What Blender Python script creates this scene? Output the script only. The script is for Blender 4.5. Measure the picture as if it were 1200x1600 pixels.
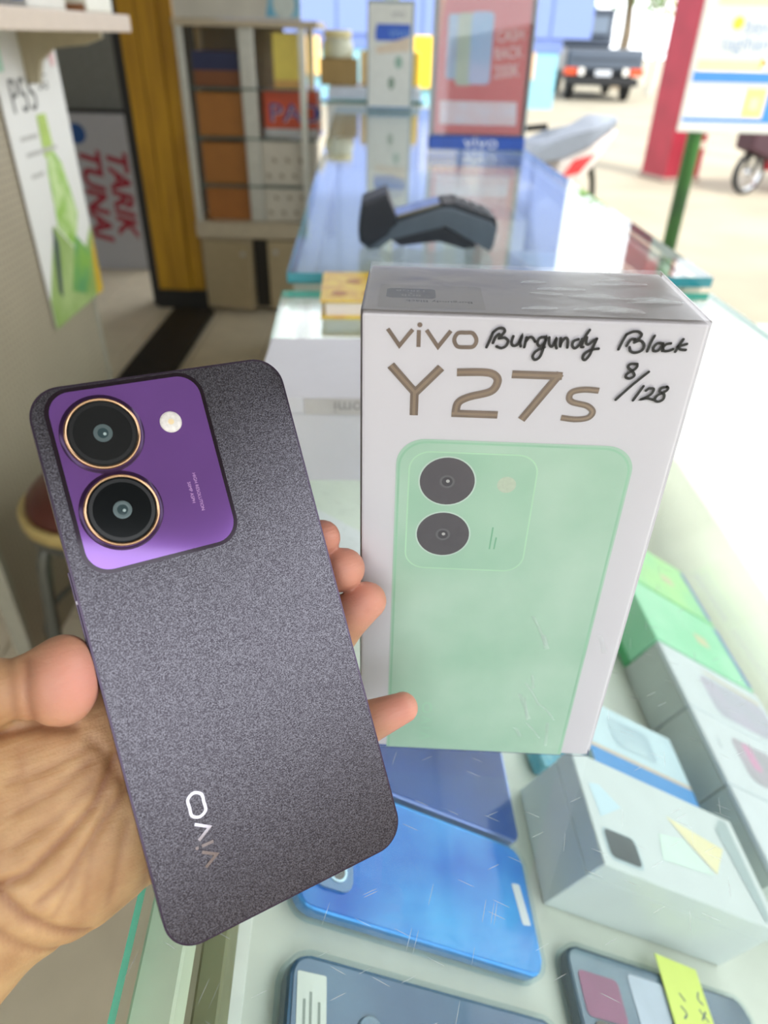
import bpy, bmesh, math, random
import numpy as np
from mathutils import Matrix, Vector, Euler
random.seed(7)
for o in list(bpy.data.objects): bpy.data.objects.remove(o)
SC = bpy.context.scene
COL = SC.collection
R = math.radians
# ------------------------------------------------------------------ camera
CAMZ = 1.16894
cam = bpy.data.cameras.new('camera'); camo = bpy.data.objects.new('camera', cam); COL.objects.link(camo)
camo.matrix_world = Matrix(((0.9997, -0.02438, 0, 0), (0.01364, 0.55946, -0.82874, 0), (0.0202, 0.8285, 0.55963, CAMZ), (0, 0, 0, 1)))
cam.sensor_fit = 'VERTICAL'; cam.sensor_height = 36; cam.sensor_width = 27
cam.lens = 36*1100/1600
cam.clip_start = 0.01; cam.clip_end = 300
cam.dof.use_dof = True; cam.dof.focus_distance = 0.222; cam.dof.aperture_fstop = 10.0
SC.camera = camo
# ------------------------------------------------------------------ world, sun, exposure
W = bpy.data.worlds.new('world'); SC.world = W; W.use_nodes = True
bg = W.node_tree.nodes['Background']; bg.inputs[0].default_value = (0.93, 0.965, 1.0, 1); bg.inputs[1].default_value = 2.5
sl = bpy.data.lights.new('sun', 'SUN'); sl.energy = 4.2; sl.angle = R(3); sl.color = (1, .97, .91)
so = bpy.data.objects.new('sun', sl); COL.objects.link(so); so.rotation_euler = (R(28), R(18), 0); so.location = (6, 0, 9)
VS = SC.view_settings; VS.view_transform = 'Standard'; VS.look = 'None'; VS.exposure = 0.42; VS.gamma = 1; VS.use_curve_mapping = False
SC.cycles.transparent_max_bounces = 24
# ------------------------------------------------------------------ materials
def lin(h):
    h = h.lstrip('#'); c = [int(h[i:i+2], 16)/255 for i in (0, 2, 4)]
    return tuple((x/12.92 if x <= .04045 else ((x+.055)/1.055)**2.4) for x in c)+(1,)
MATS = {}
def M(name, col, rough=.5, metal=0., var=.06, scale=40., bump=0., bscale=200., coat=0., sss=0., spec=.5, emit=0., col2=None, stretch=None):
    """procedural principled material: base colour broken up by noise, optional fine bump"""
    if name in MATS: return MATS[name]
    m = bpy.data.materials.new(name); m.use_nodes = True; nt = m.node_tree; N = nt.nodes; L = nt.links
    b = N['Principled BSDF']; c = lin(col) if isinstance(col, str) else tuple(col)+(1,)
    b.inputs['Roughness'].default_value = rough; b.inputs['Metallic'].default_value = metal
    b.inputs['Coat Weight'].default_value = coat; b.inputs['Coat Roughness'].default_value = .05
    b.inputs['Specular IOR Level'].default_value = spec
    if sss:
        b.inputs['Subsurface Weight'].default_value = sss; b.inputs['Subsurface Radius'].default_value = (.006, .0025, .0015); b.inputs['Subsurface Scale'].default_value = 1.
    tc = N.new('ShaderNodeTexCoord'); src = tc.outputs['Object']
    if stretch:
        mp = N.new('ShaderNodeMapping'); mp.inputs['Scale'].default_value = stretch; L.new(src, mp.inputs[0]); src = mp.outputs[0]
    no = N.new('ShaderNodeTexNoise'); no.inputs['Scale'].default_value = scale; no.inputs['Detail'].default_value = 4; L.new(src, no.inputs['Vector'])
    rp = N.new('ShaderNodeValToRGB'); L.new(no.outputs['Fac'], rp.inputs[0])
    c2 = lin(col2) if col2 else tuple(min(1, x*(1+var)) for x in c[:3])+(1,)
    c1 = c if col2 else tuple(x*(1-var) for x in c[:3])+(1,)
    rp.color_ramp.elements[0].position = .35; rp.color_ramp.elements[1].position = .65
    rp.color_ramp.elements[0].color = c1; rp.color_ramp.elements[1].color = c2
    L.new(rp.outputs[0], b.inputs['Base Color'])
    if emit:
        b.inputs['Emission Color'].default_value = c; b.inputs['Emission Strength'].default_value = emit
    if bump:
        n2 = N.new('ShaderNodeTexNoise'); n2.inputs['Scale'].default_value = bscale; n2.inputs['Detail'].default_value = 3; L.new(src, n2.inputs['Vector'])
        bp = N.new('ShaderNodeBump'); bp.inputs['Strength'].default_value = bump; bp.inputs['Distance'].default_value = .001
        L.new(n2.outputs['Fac'], bp.inputs['Height']); L.new(bp.outputs[0], b.inputs['Normal'])
    MATS[name] = m; return m
def GLASS(name, tint, ior=1.45, rough=.0, haze=0., scratch=0.):
    """clear sheet: see-through tint with fresnel reflection, optional worn scratches"""
    if name in MATS: return MATS[name]
    m = bpy.data.materials.new(name); m.use_nodes = True; nt = m.node_tree; N = nt.nodes; L = nt.links
    N.remove(N['Principled BSDF']); out = N['Material Output']
    t = N.new('ShaderNodeBsdfTransparent'); t.inputs[0].default_value = tuple(tint)+(1,)
    g = N.new('ShaderNodeBsdfGlossy'); g.inputs['Roughness'].default_value = rough; g.inputs[0].default_value = (1, 1, 1, 1)
    f = N.new('ShaderNodeFresnel'); geo = N.new('ShaderNodeNewGeometry'); mi = N.new('ShaderNodeMix'); mi.inputs[2].default_value = ior; mi.inputs[3].default_value = 1/ior
    L.new(geo.outputs['Backfacing'], mi.inputs[0]); L.new(mi.outputs[0], f.inputs[0])       # thin sheet: no total reflection inside
    mx = N.new('ShaderNodeMixShader'); L.new(f.outputs[0], mx.inputs[0]); L.new(t.outputs[0], mx.inputs[1]); L.new(g.outputs[0], mx.inputs[2])
    last = mx.outputs[0]
    if haze or scratch:
        d = N.new('ShaderNodeBsdfDiffuse'); d.inputs[0].default_value = (.85, .9, .9, 1)
        m2 = N.new('ShaderNodeMixShader'); m2.inputs[0].default_value = haze
        L.new(last, m2.inputs[1]); L.new(d.outputs[0], m2.inputs[2]); last = m2.outputs[0]
        if scratch:
            tc = N.new('ShaderNodeTexCoord'); acc = None
            for k, (a, sx, sy, th) in enumerate(((.5, 75, 1900, .986), (1.9, 60, 2100, .988), (2.75, 90, 1700, .987))):
                vr = N.new('ShaderNodeVectorRotate'); vr.rotation_type = 'Z_AXIS'; vr.inputs['Angle'].default_value = a; L.new(tc.outputs['Object'], vr.inputs['Vector'])
                mp = N.new('ShaderNodeMapping'); mp.inputs['Scale'].default_value = (sx, sy, 1); L.new(vr.outputs[0], mp.inputs[0])
                v = N.new('ShaderNodeTexVoronoi'); v.feature = 'F1'; v.inputs['Scale'].default_value = 1; v.voronoi_dimensions = '2D'; v.inputs['Randomness'].default_value = 1; L.new(mp.outputs[0], v.inputs['Vector'])
                lt = N.new('ShaderNodeMath'); lt.operation = 'LESS_THAN'; lt.inputs[1].default_value = .24; L.new(v.outputs['Distance'], lt.inputs[0])
                sp = N.new('ShaderNodeSeparateColor'); L.new(v.outputs['Color'], sp.inputs[0])
                gt = N.new('ShaderNodeMath'); gt.operation = 'GREATER_THAN'; gt.inputs[1].default_value = th; L.new(sp.outputs[0], gt.inputs[0])
                mu = N.new('ShaderNodeMath'); mu.operation = 'MULTIPLY'; L.new(lt.outputs[0], mu.inputs[0]); L.new(gt.outputs[0], mu.inputs[1])
                if acc is None: acc = mu.outputs[0]
                else:
                    ad = N.new('ShaderNodeMath'); ad.operation = 'MAXIMUM'; L.new(acc, ad.inputs[0]); L.new(mu.outputs[0], ad.inputs[1]); acc = ad.outputs[0]
            ml = N.new('ShaderNodeMath'); ml.operation = 'MULTIPLY_ADD'; ml.inputs[1].default_value = scratch; ml.inputs[2].default_value = haze; L.new(acc, ml.inputs[0]); L.new(ml.outputs[0], m2.inputs[0])
    L.new(last, out.inputs[0]); MATS[name] = m; return m
# ------------------------------------------------------------------ mesh helpers (metres)
def bm_new(): return bmesh.new()
def O(name, bm, mat, parent=None, mw=None, smooth=False):
    if isinstance(bm, bmesh.types.BMesh):
        bmesh.ops.recalc_face_normals(bm, faces=bm.faces)
        me = bpy.data.meshes.new(name); bm.to_mesh(me); bm.free()
    else: me = bm
    for m in (mat if isinstance(mat, (list, tuple)) else [mat]): me.materials.append(m)
    if smooth: me.polygons.foreach_set('use_smooth', [True]*len(me.polygons))
    o = bpy.data.objects.new(name, me); COL.objects.link(o)
    if parent: o.parent = parent
    if mw is not None: o.matrix_local = mw
    return o
def tag(o, label=None, cat=None, group=None, kind=None):
    for k, v in (('label', label), ('category', cat), ('group', group), ('kind', kind)):
        if v: o[k] = v
    return o
def E(name, label, cat, mw=None, group=None):
    o = bpy.data.objects.new(name, None); COL.objects.link(o); o.empty_display_size = .02
    if mw is not None: o.matrix_world = mw
    return tag(o, label, cat, group)
def T3(x=0, y=0, z=0, rx=0, ry=0, rz=0): return Matrix.Translation((x, y, z)) @ Euler((R(rx), R(ry), R(rz))).to_matrix().to_4x4()
def merge(bm, other):
    tm = bpy.data.meshes.new('t'); other.to_mesh(tm); other.free(); bm.from_mesh(tm); bpy.data.meshes.remove(tm); return bm
def box(x0, x1, y0, y1, z0, z1, bev=0, seg=2, bm=None):
    t = bm_new()
    bmesh.ops.create_cube(t, size=1, matrix=Matrix.Translation(((x0+x1)/2, (y0+y1)/2, (z0+z1)/2)) @ Matrix.Diagonal((x1-x0, y1-y0, z1-z0, 1)))
    if bev: bmesh.ops.bevel(t, geom=t.edges[:], offset=bev, segments=seg, profile=.6, affect='EDGES')
    return t if bm is None else merge(bm, t)
def rrect(w, h, r, seg=8, cx=0, cy=0):
    p = []
    rs = r if isinstance(r, (list, tuple)) else (r,)*4      # tr, tl, bl, br
    for (sx, sy, a0), rr in zip(((1, 1, 0), (-1, 1, 90), (-1, -1, 180), (1, -1, 270)), rs):
        if rr <= 1e-9: p.append((cx+sx*w/2, cy+sy*h/2)); continue
        for k in range(seg+1):
            a = R(a0+90*k/seg); p.append((cx+sx*(w/2-rr)+rr*math.cos(a), cy+sy*(h/2-rr)+rr*math.sin(a)))
    return p
def prism(poly, z0, z1, bev=0, seg=2, bm=None):
    b = bm_new()
    lo = [b.verts.new((x, y, z0)) for x, y in poly]; hi = [b.verts.new((x, y, z1)) for x, y in poly]
    b.faces.new(lo[::-1]); b.faces.new(hi); n = len(poly)
    for i in range(n): b.faces.new((lo[i], lo[(i+1) % n], hi[(i+1) % n], hi[i]))
    if bev:
        b.edges.ensure_lookup_table()
        es = [e for e in b.edges if abs(e.verts[0].co.z-e.verts[1].co.z) < 1e-9]
        bmesh.ops.bevel(b, geom=es, offset=bev, segments=seg, profile=.6, affect='EDGES')
    return b if bm is None else merge(bm, b)
def flat(poly, z=0, bm=None):
    b = bm or bm_new(); b.faces.new([b.verts.new((x, y, z)) for x, y in poly]); return b
def lathe(prof, n=40, bm=None, mw=None):
    """prof: list of (radius, z)"""
    b = bm or bm_new(); rings = []; mw = mw or Matrix()
    for r, z in prof:
        if r < 1e-7: rings.append([b.verts.new(mw @ Vector((0, 0, z)))]); continue
        rings.append([b.verts.new(mw @ Vector((r*math.cos(2*math.pi*i/n), r*math.sin(2*math.pi*i/n), z))) for i in range(n)])
    for A, B in zip(rings, rings[1:]):
        for i in range(n):
            j = (i+1) % n
            if len(A) == 1 and len(B) == 1: continue
            if len(A) == 1: b.faces.new((A[0], B[j], B[i]))
            elif len(B) == 1: b.faces.new((A[i], A[j], B[0]))
            else: b.faces.new((A[i], A[j], B[j], B[i]))
    return b
def spline(pts, k=6, closed=False):
    P = [Vector(p) for p in pts]; out = []; n = len(P)
    if n < 3: return P
    for i in range(n-1):
        a, b, c, d = P[max(i-1, 0)], P[i], P[i+1], P[min(i+2, n-1)]
        for j in range(k):
            t = j/k; out.append(.5*((2*b)+(c-a)*t+(2*a-5*b+4*c-d)*t*t+(3*b-a-3*c+d)*t**3))
    out.append(P[-1]); return out
def tube(pts, r, n=10, bm=None, caps=True):
    b = bm or bm_new(); P = [Vector(p) for p in pts]; rs = r if isinstance(r, (list, tuple)) else [r]*len(P); rings = []
    up = Vector((0, 0, 1))
    for i, p in enumerate(P):
        d = (P[min(i+1, len(P)-1)]-P[max(i-1, 0)]).normalized()
        u = d.cross(up)
        if u.length < 1e-3: u = d.cross(Vector((1, 0, 0)))
        u.normalize(); v = d.cross(u)
        rings.append([b.verts.new(p+(u*math.cos(2*math.pi*k/n)+v*math.sin(2*math.pi*k/n))*rs[i]) for k in range(n)])
    for A, B in zip(rings, rings[1:]):
        for k in range(n): b.faces.new((A[k], A[(k+1) % n], B[(k+1) % n], B[k]))
    if caps: b.faces.new(rings[0][::-1]); b.faces.new(rings[-1])
    return b
def ribbon(bm, pts, w, fn, round_caps=False, smooth=True, z=0.):
    """flat pen stroke of width w along 2-D pts, mapped to 3-D by fn(x, y, z)"""
    P = [Vector(p) for p in (spline(pts) if smooth else pts)]
    Q = [P[0]]
    for p in P[1:]:
        if (p-Q[-1]).length > 1e-4: Q.append(p)
    P = Q; Lf = []; Rt = []
    for i, p in enumerate(P):
        a = (P[i]-P[i-1]).normalized() if i else (P[1]-P[0]).normalized()
        c = (P[i+1]-P[i]).normalized() if i < len(P)-1 else a
        t = (a+c); t = t.normalized() if t.length > 1e-4 else a
        n = Vector((-t.y, t.x)); s = w/2/max(.45, n.dot(Vector((-a.y, a.x))))
        Lf.append(p+n*s); Rt.append(p-n*s)
    vl = [bm.verts.new(fn(q.x, q.y, z)) for q in Lf]; vr = [bm.verts.new(fn(q.x, q.y, z)) for q in Rt]
    for i in range(len(P)-1): bm.faces.new((vl[i], vl[i+1], vr[i+1], vr[i]))
    if round_caps:
        for p in (P[0], P[-1]):
            bm.faces.new([bm.verts.new(fn(p.x+w/2*math.cos(2*math.pi*k/14), p.y+w/2*math.sin(2*math.pi*k/14), z+1e-5)) for k in range(14)])
def TEXT(name, body, size, mat, parent, mw, extrude=0., align='CENTER', shear=0., xs=1., bold=0.):
    cu = bpy.data.curves.new('t', 'FONT'); cu.body = body; cu.size = size; cu.align_x = align; cu.align_y = 'CENTER'; cu.extrude = extrude; cu.shear = shear; cu.offset = bold; cu.resolution_u = 3
    t = bpy.data.objects.new('t', cu); COL.objects.link(t)
    dg = bpy.context.evaluated_depsgraph_get(); me = bpy.data.meshes.new_from_object(t.evaluated_get(dg)); me.name = name
    bpy.data.objects.remove(t); bpy.data.curves.remove(cu)
    me.materials.clear()
    if xs != 1: me.transform(Matrix.Diagonal((xs, 1, 1, 1)))
    return O(name, me, mat, parent, mw)
def circ(r, n=32, cx=0, cy=0, ry=None): return [(cx+r*math.cos(2*math.pi*k/n), cy+(ry or r)*math.sin(2*math.pi*k/n)) for k in range(n)]
def ell(bm, c, rad, rot=None, sub=3):
    mw = Matrix.Translation(c) @ ((rot or Matrix.Identity(3)).to_4x4()) @ Matrix.Diagonal(tuple(rad)+(1,))
    bmesh.ops.create_icosphere(bm, subdivisions=sub, radius=1, matrix=mw); return bm
# ================================================================== THE PLACE: floor, walls, ceiling, street
def struct(name, bm, mat, parent=None): return tag(O(name, bm, mat, parent), kind='structure')
m_tile = M('floor_tile_glaze', '#e2d6bc', .35, var=.05, scale=9)
m_grout = M('grout', '#94876f', .8)
struct('pavement', box(.46, 2.4, -3, 3.6, -.12, -.03), M('pale_concrete', '#bcbcae', .8, var=.05, scale=3))
floor = struct('floor', box(-2.4, .455, -2.7, 4.7, -.14, -.006), m_grout)
tb = box(-.148, .148, -.148, .148, -.012, 0, .0015, 1); tme = bpy.data.meshes.new('tile'); tb.to_mesh(tme); tb.free(); tme.materials.append(m_tile)
for i in range(8):
    for j in range(15):
        t = bpy.data.objects.new('tile', tme); COL.objects.link(t); t.parent = floor; t.location = (-2.2+.3*i, .2+.3*j, 0)
struct('ground', box(-40, 60, -30, 80, -.4, -.1), M('sandy_ground', '#8d8573', .9, var=.1, scale=1.2, bump=.3, bscale=30))
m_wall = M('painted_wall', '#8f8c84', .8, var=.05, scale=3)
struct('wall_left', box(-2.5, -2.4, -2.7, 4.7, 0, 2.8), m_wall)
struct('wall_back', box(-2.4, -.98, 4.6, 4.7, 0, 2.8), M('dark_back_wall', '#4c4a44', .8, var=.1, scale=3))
struct('wall_front', box(-2.4, -1.0, -2.8, -2.7, 0, 2.8), m_wall)
struct('ceiling', box(-2.5, 1.8, -1.5, 4.7, 2.8, 2.88), M('ceiling_sheet', '#6f6a60', .8, var=.06, scale=3))
ws = struct('wall_added', box(-9, 9, 0, .4, -.1, 4.75), M('added_wall_brown', '#7c6c5a', .8, var=.1, scale=1)); ws.matrix_world = T3(8.2, -9.2, 0, 0, 0, 42)      # added unseen wall, darkens what the held phone's back and logo reflect
struct('trim_1', box(-1.07, -.87, 2.2, 3.46, 0, .03, .004), M('black_threshold', '#1b1a18', .6, var=.2, scale=20))
# ---- pegboard panel, poster, wall shelf
pg = M('pegboard_white', '#a99e88', .55, var=.03, scale=6)
nt = pg.node_tree; N = nt.nodes; L = nt.links; b = N['Principled BSDF']
tc = N.new('ShaderNodeTexCoord'); mp = N.new('ShaderNodeVectorMath'); mp.operation = 'SCALE'; mp.inputs['Scale'].default_value = 1/.0145; L.new(tc.outputs['Object'], mp.inputs[0])
fr = N.new('ShaderNodeVectorMath'); fr.operation = 'FRACTION'; L.new(mp.outputs[0], fr.inputs[0])
sb = N.new('ShaderNodeVectorMath'); sb.operation = 'SUBTRACT'; sb.inputs[1].default_value = (.5, .5, .5); L.new(fr.outputs[0], sb.inputs[0])
ms = N.new('ShaderNodeVectorMath'); ms.operation = 'MULTIPLY'; ms.inputs[1].default_value = (0, 1, 1); L.new(sb.outputs[0], ms.inputs[0])
ln = N.new('ShaderNodeVectorMath'); ln.operation = 'LENGTH'; L.new(ms.outputs[0], ln.inputs[0])
lt = N.new('ShaderNodeMath'); lt.operation = 'LESS_THAN'; lt.inputs[1].default_value = .2; L.new(ln.outputs['Value'], lt.inputs[0])
src = b.inputs['Base Color'].links[0].from_socket
mx = N.new('ShaderNodeMix'); mx.data_type = 'RGBA'; L.new(lt.outputs[0], mx.inputs[0]); L.new(src, mx.inputs[6]); mx.inputs[7].default_value = lin('#8a8170'); L.new(mx.outputs[2], b.inputs['Base Color'])
pb = E('pegboard_panel', 'white perforated pegboard panel standing beside the stool', 'pegboard', T3(-.75, 1.09, 0))
O('panel', box(-.02, 0, .0, .675, .0, 1.62, .001, 1), pg, pb)
O('edge_strip', box(-.032, .003, -.018, -.001, 0, 1.62, .003), M('pegboard_edge', '#a8a695', .5), pb)
O('edge_strip', box(-.032, .003, .676, .69, 0, 1.62, .003), M('pegboard_edge', '#a8a695', .5), pb)
# poster
po = E('advert_poster', 'white and green phone poster hanging on the pegboard', 'poster', T3(-.746, 1.53, .609) @ Euler((0, 0, R(0))).to_matrix().to_4x4())
# local: x = out of the wall, y along wall, z up
def yz(poly, x): 
    bmq = bm_new(); bmq.faces.new([bmq.verts.new((x, p[0], p[1])) for p in poly]); return bmq
m_pw = M('poster_paper', '#ecebe6', .35, var=.015, scale=5)
O('sheet', box(0, .002, 0, .3, 0, .56), m_pw, po)
O('print', yz([(.0, 0), (.3, 0), (.3, .16), (.22, .1), (.1, .2), (.0, .06)], .0024), M('poster_green', '#8fae5a', .35, col2='#b3c986', scale=9), po)
O('print', yz([(.255, .0), (.3, .0), (.3, .14), (.275, .1)], .0027), M('poster_yellow', '#d9b42c', .35), po)
O('print', yz([(.12, .19), (.19, .13), (.24, .2), (.21, .31), (.155, .36), (.13, .3)], .0028), M('poster_leaf', '#8fc23f', .35, col2='#cfe5a5', scale=22), po)
O('print', yz([(.13, .33), (.185, .34), (.18, .41), (.135, .41)], .0029), M('poster_leaf2', '#b5cf6a', .35), po)
O('print', yz([(.05, .07), (.065, .05), (.105, .16), (.09, .2)], .003), M('poster_phone', '#4c5a58', .3), po)
O('print', yz([(.12, .05), (.2, .02), (.27, .1), (.2, .16)], .0031), M('poster_teal', '#5fa36a', .35, col2='#89b94f', scale=15), po)
O('print', yz([(-.0, .53), (.04, .53), (.04, .49), (-.0, .49)], .003), M('poster_mint', '#a9d6bd', .35), po)
O('print', yz(circ(.016, 24, .27, .51, .02), .003), M('poster_pink', '#e4bcbc', .35), po)
mr = Matrix(((0, 0, 1, 0), (1, 0, 0, 0), (0, 1, 0, 0), (0, 0, 0, 1)))      # text x->y, y->z, normal +x
TEXT('lettering', 'P55', .085, M('poster_ink', '#6a6a66', .4), po, T3(.003, .098, .445) @ mr, xs=.95)
TEXT('lettering', '5G', .04, M('poster_ink', '#6a6a66', .4), po, T3(.003, .2, .465) @ mr)
for k, (y0, y1, z) in enumerate(((.04, .12, .37), (.05, .2, .34), (.05, .11, .3))):
    O('print', yz([(y0, z), (y1, z), (y1, z+.008), (y0, z+.008)], .003), M('poster_grey', '#c0beb8', .4), po)
# wall shelf with brackets
sh = E('wall_shelf', 'pale cream shelf board on brackets above the poster', 'shelf', T3(-.75, 1.0, 1.165))
O('board', box(-.01, .2, -.35, .77, 0, .03, .003), M('cream_laminate', '#cfbfae', .4, var=.03), sh)
for y in (.0, .66):
    O('bracket', box(0, .018, 0, .02, -.09, 0, .004), M('cream_bracket', '#c2b89c', .45), sh, T3(0, y, 0))
    bq = bm_new(); prism([(0, 0), (.16, 0), (.16, -.01), (.125, -.022), (.06, -.028), (.03, -.05), (.018, -.09), (0, -.09)], -.008, .008, .001, 1, bq)
    bq.transform(Matrix(((1, 0, 0, 0), (0, 0, 1, 0), (0, 1, 0, 0), (0, 0, 0, 1)))); O('bracket_arm', bq, M('cream_bracket', '#c2b89c', .45), sh, T3(0.01, y+.01, 0))
def pack(name, label, cat, mw, w, d, h, col, prints=(), group=None, bev=.003, rough=.4):
    t = E(name, label, cat, mw, group)
    O('carton', box(-w/2, w/2, -d/2, d/2, 0, h, bev), M('pack_'+label[:18], col, rough, var=.04, scale=20), t)
    for k, (face, x0, x1, z0, z1, c) in enumerate(prints):
        if face == 'f': bq = bm_new(); bq.faces.new([bq.verts.new(v) for v in ((x0, -d/2-.0006, z0), (x1, -d/2-.0006, z0), (x1, -d/2-.0006, z1), (x0, -d/2-.0006, z1))])
        else: bq = bm_new(); bq.faces.new([bq.verts.new(v) for v in ((x0, z0, h+.0006), (x1, z0, h+.0006), (x1, z1, h+.0006), (x0, z1, h+.0006))])
        O('print', bq, M('packprint'+c, c, rough, var=.06, scale=30), t)
    return t
pack('accessory_box', 'blue accessory box on the cream wall shelf', 'box', T3(-.645, 1.2, 1.196, 0, 0, 12), .12, .16, .1, '#3f7fd6', [('f', -.05, .05, .02, .03, '#8db6ea')])
pack('accessory_pack', 'white accessory pack on the wall shelf beside the blue box', 'pack', T3(-.635, 1.46, 1.196), .09, .16, .09, '#dcdcd4', [('f', .02, .04, .01, .07, '#4f74b8'), ('f', -.04, 0, .0, .03, '#b9b59c')])
pack('accessory_pack', 'white and yellow pack at the end of the wall shelf', 'pack', T3(-.625, 1.66, 1.196), .11, .14, .08, '#e2e2d6', [('f', -.05, .05, .045, .075, '#d8c93a'), ('f', -.05, .05, .0, .012, '#9c6b4a')])
# ---- stool
st = E('stool', 'round stool with brown padded seat and grey metal legs', 'stool', T3(-.535, 1.10, 0))
O('seat', lathe([(0, .50), (.06, .498), (.10, .487), (.122, .465), (.128, .44), (.124, .425), (0, .425)], 40), M('brown_vinyl', '#54281f', .3, var=.15, scale=12), st, smooth=True)
O('seat_rim', lathe([(.125, .424), (.138, .424), (.139, .446), (.134, .45), (.125, .446)], 40), M('cream_rim', '#b5a065', .45, var=.1), st, smooth=True)
O('seat_ring', lathe([(.11, .40), (.132, .40), (.132, .423), (.11, .423)], 40), M('dark_steel', '#5c5e5b', .35, metal=.6), st)
for k in range(4):
    a = R(45+90*k+8)
    O('leg', tube(spline([(.1*math.cos(a), .1*math.sin(a), .41), (.125*math.cos(a), .125*math.sin(a), .38), (.14*math.cos(a), .14*math.sin(a), .30), (.17*math.cos(a), .17*math.sin(a), 0.01)]), .0125), M('steel_leg', '#6d706c', .32, metal=.7), st, smooth=True)
O('foot_ring', lathe([(.142, .17), (.15, .165), (.158, .17), (.15, .175), (.142, .17)], 40), M('steel_leg', '#6d706c', .32, metal=.7), st)
pack('brown_carton', 'brown carton standing on the floor under the stool', 'carton', T3(-.53, 1.12, 0, 0, 0, 20), .16, .16, .22, '#8a5a30', bev=.004, rough=.7)
gb = bm_new(); ell(gb, (0, 0, .05), (.075, .065, .055)); gb.verts.ensure_lookup_table()
for v in gb.verts: v.co += Vector((random.uniform(-1, 1), random.uniform(-1, 1), random.uniform(-1, 1)))*.006; v.co.z = max(v.co.z, .002)
tag(O('plastic_bag', gb, M('green_plastic', '#5d8a5e', .35, var=.2, scale=30), None, T3(-.53, 1.11, .222), smooth=True), 'crumpled green plastic bag on the carton under the stool', 'bag')
# ---- yellow wooden post
yw = M('yellow_paint_wood', '#a87a10', .55, col2='#c9981c', scale=5, stretch=(6, 6, .6), bump=.4, bscale=60)
yp = E('wooden_post', 'worn yellow painted wooden post beside the glass cabinet', 'post', T3(-1.045, 3.56, 0))
for x0, x1, y0, y1 in ((-.115, -.04, 0, .12), (-.037, .05, -.006, .12), (.053, .115, .004, .12)):
    O('plank', box(x0, x1, y0, y1, .0, 2.79, .004), yw, yp)
O('black_base', box(-.13, .13, -.02, .135, .0, .09, .004), M('black_threshold', '#1b1a18', .6), yp)
O('dark_strip', box(-.16, -.118, .02, .12, 0, 2.79, .003), M('dark_jamb', '#2c2c2c', .6), yp)
# ---- standing boards behind
tt = E('sign_board', 'white board with red slanted capitals standing against the dark wall', 'sign', T3(-1.545, 4.22, 0.0, -2))
O('board', box(-.205, .215, 0, .03, 0, .8, .003), M('sign_white', '#b9bcc4', .5, var=.02), tt)
mf = Matrix(((1, 0, 0, 0), (0, 0, -1, 0), (0, 1, 0, 0), (0, 0, 0, 1)))      # text onto a face that looks towards -y
TEXT('lettering', 'TARIK', .15, M('sign_red', '#a3273c', .5), tt, T3(.035, -.001, .42) @ mf @ T3(rz=-90), shear=.25, xs=1.05, bold=.006)
TEXT('lettering', 'TUNAI', .15, M('sign_red', '#a3273c', .5), tt, T3(-.11, -.001, .41) @ mf @ T3(rz=-90), shear=.25, xs=1.05, bold=.006)
bq = flat(circ(.05, 32)); bq.transform(T3(-.155, -.0012, .705) @ mf); O('round_mark', bq, M('sign_blue', '#24569c', .5), tt)
gr = E('grey_board', 'plain grey panel behind the red lettered sign board', 'board', T3(-1.545, 4.34, 0))
O('panel', box(-.22, .225, 0, .04, 0, 1.75, .004), M('grey_panel', '#7d807c', .6, var=.06), gr)
O('seam', box(-.22, .225, -.003, 0, .795, .812), M('dark_jamb', '#2c2c2c', .6), gr)
# ---- glass display cabinet
alu = M('aluminium', '#c3c4bb', .35, metal=.55, var=.05)
gl_clear = GLASS('clear_glass', (.97, .985, .975))
edge = M('glass_edge_green', '#4f8f86', .15, var=.1, scale=8)
dark_edge = M('glass_edge_dark', '#5d6e68', .2)
cream = M('cream_board', '#b9a98a', .5, var=.05)
cb = E('glass_cabinet', 'tall glass display cabinet with aluminium frame and cream doors', 'cabinet', T3(-.63, 3.5, 0))
O('base', box(-.28, .3, .02, .38, .02, .36), cream, cb)
O('ledge', box(-.29, .31, -.01, .39, .36, .43, .004), M('cream_ledge', '#bdb096', .45), cb)
d1 = O('door', box(0, .24, 0, .018, 0, .32, .003), M('cream_door', '#b3a27f', .5, var=.04), cb, T3(-.27, .0, .03, 0, 0, -14)); O('knob', lathe([(0, .02), (.01, .018), (.012, .01), (.006, 0)], 14), alu, d1, T3(.21, 0, .27, 90))
d2 = O('door', box(0, .25, 0, .018, 0, .32, .003), M('cream_door', '#b3a27f', .5, var=.04), cb, T3(.04, .0, .03)); O('knob', lathe([(0, .02), (.01, .018), (.012, .01), (.006, 0)], 14), alu, d2, T3(.04, 0, .27, 90))
O('door_gap', box(-.03, .04, .012, .02, .03, .35), M('dark_gap', '#2f2b24', .8), cb)
for x in (-.285, .225): 
    for y in (0, .35): O('frame_post', box(x, x+.03, y, y+.03, .43, 1.19, .002, 1), alu, cb)
O('frame_post', box(-.03, .035, .03, .06, .43, 1.19, .002, 1), alu, cb)
O('top_board', box(-.29, .31, -.005, .39, 1.19, 1.215, .003), M('cream_ledge', '#bdb096', .45), cb)
for z in (.58, .775, .965):
    me = box(-.28, .30, .02, .36, z, z+.008); O('glass_shelf', me, GLASS('shelf_glass', (.93, .97, .955)), cb)
    O('shelf_edge', box(-.28, .30, .016, .0198, z, z+.008), dark_edge, cb)
O('back_panel', box(-.28, .12, .365, .375, .43, 1.19), M('cabinet_back', '#9d9c93', .6), cb)
O('header_panel', box(-.28, .24, .0, .03, 1.216, 1.5, .002), M('header_white', '#c9c6ba', .5, var=.06, scale=8), cb)
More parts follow.
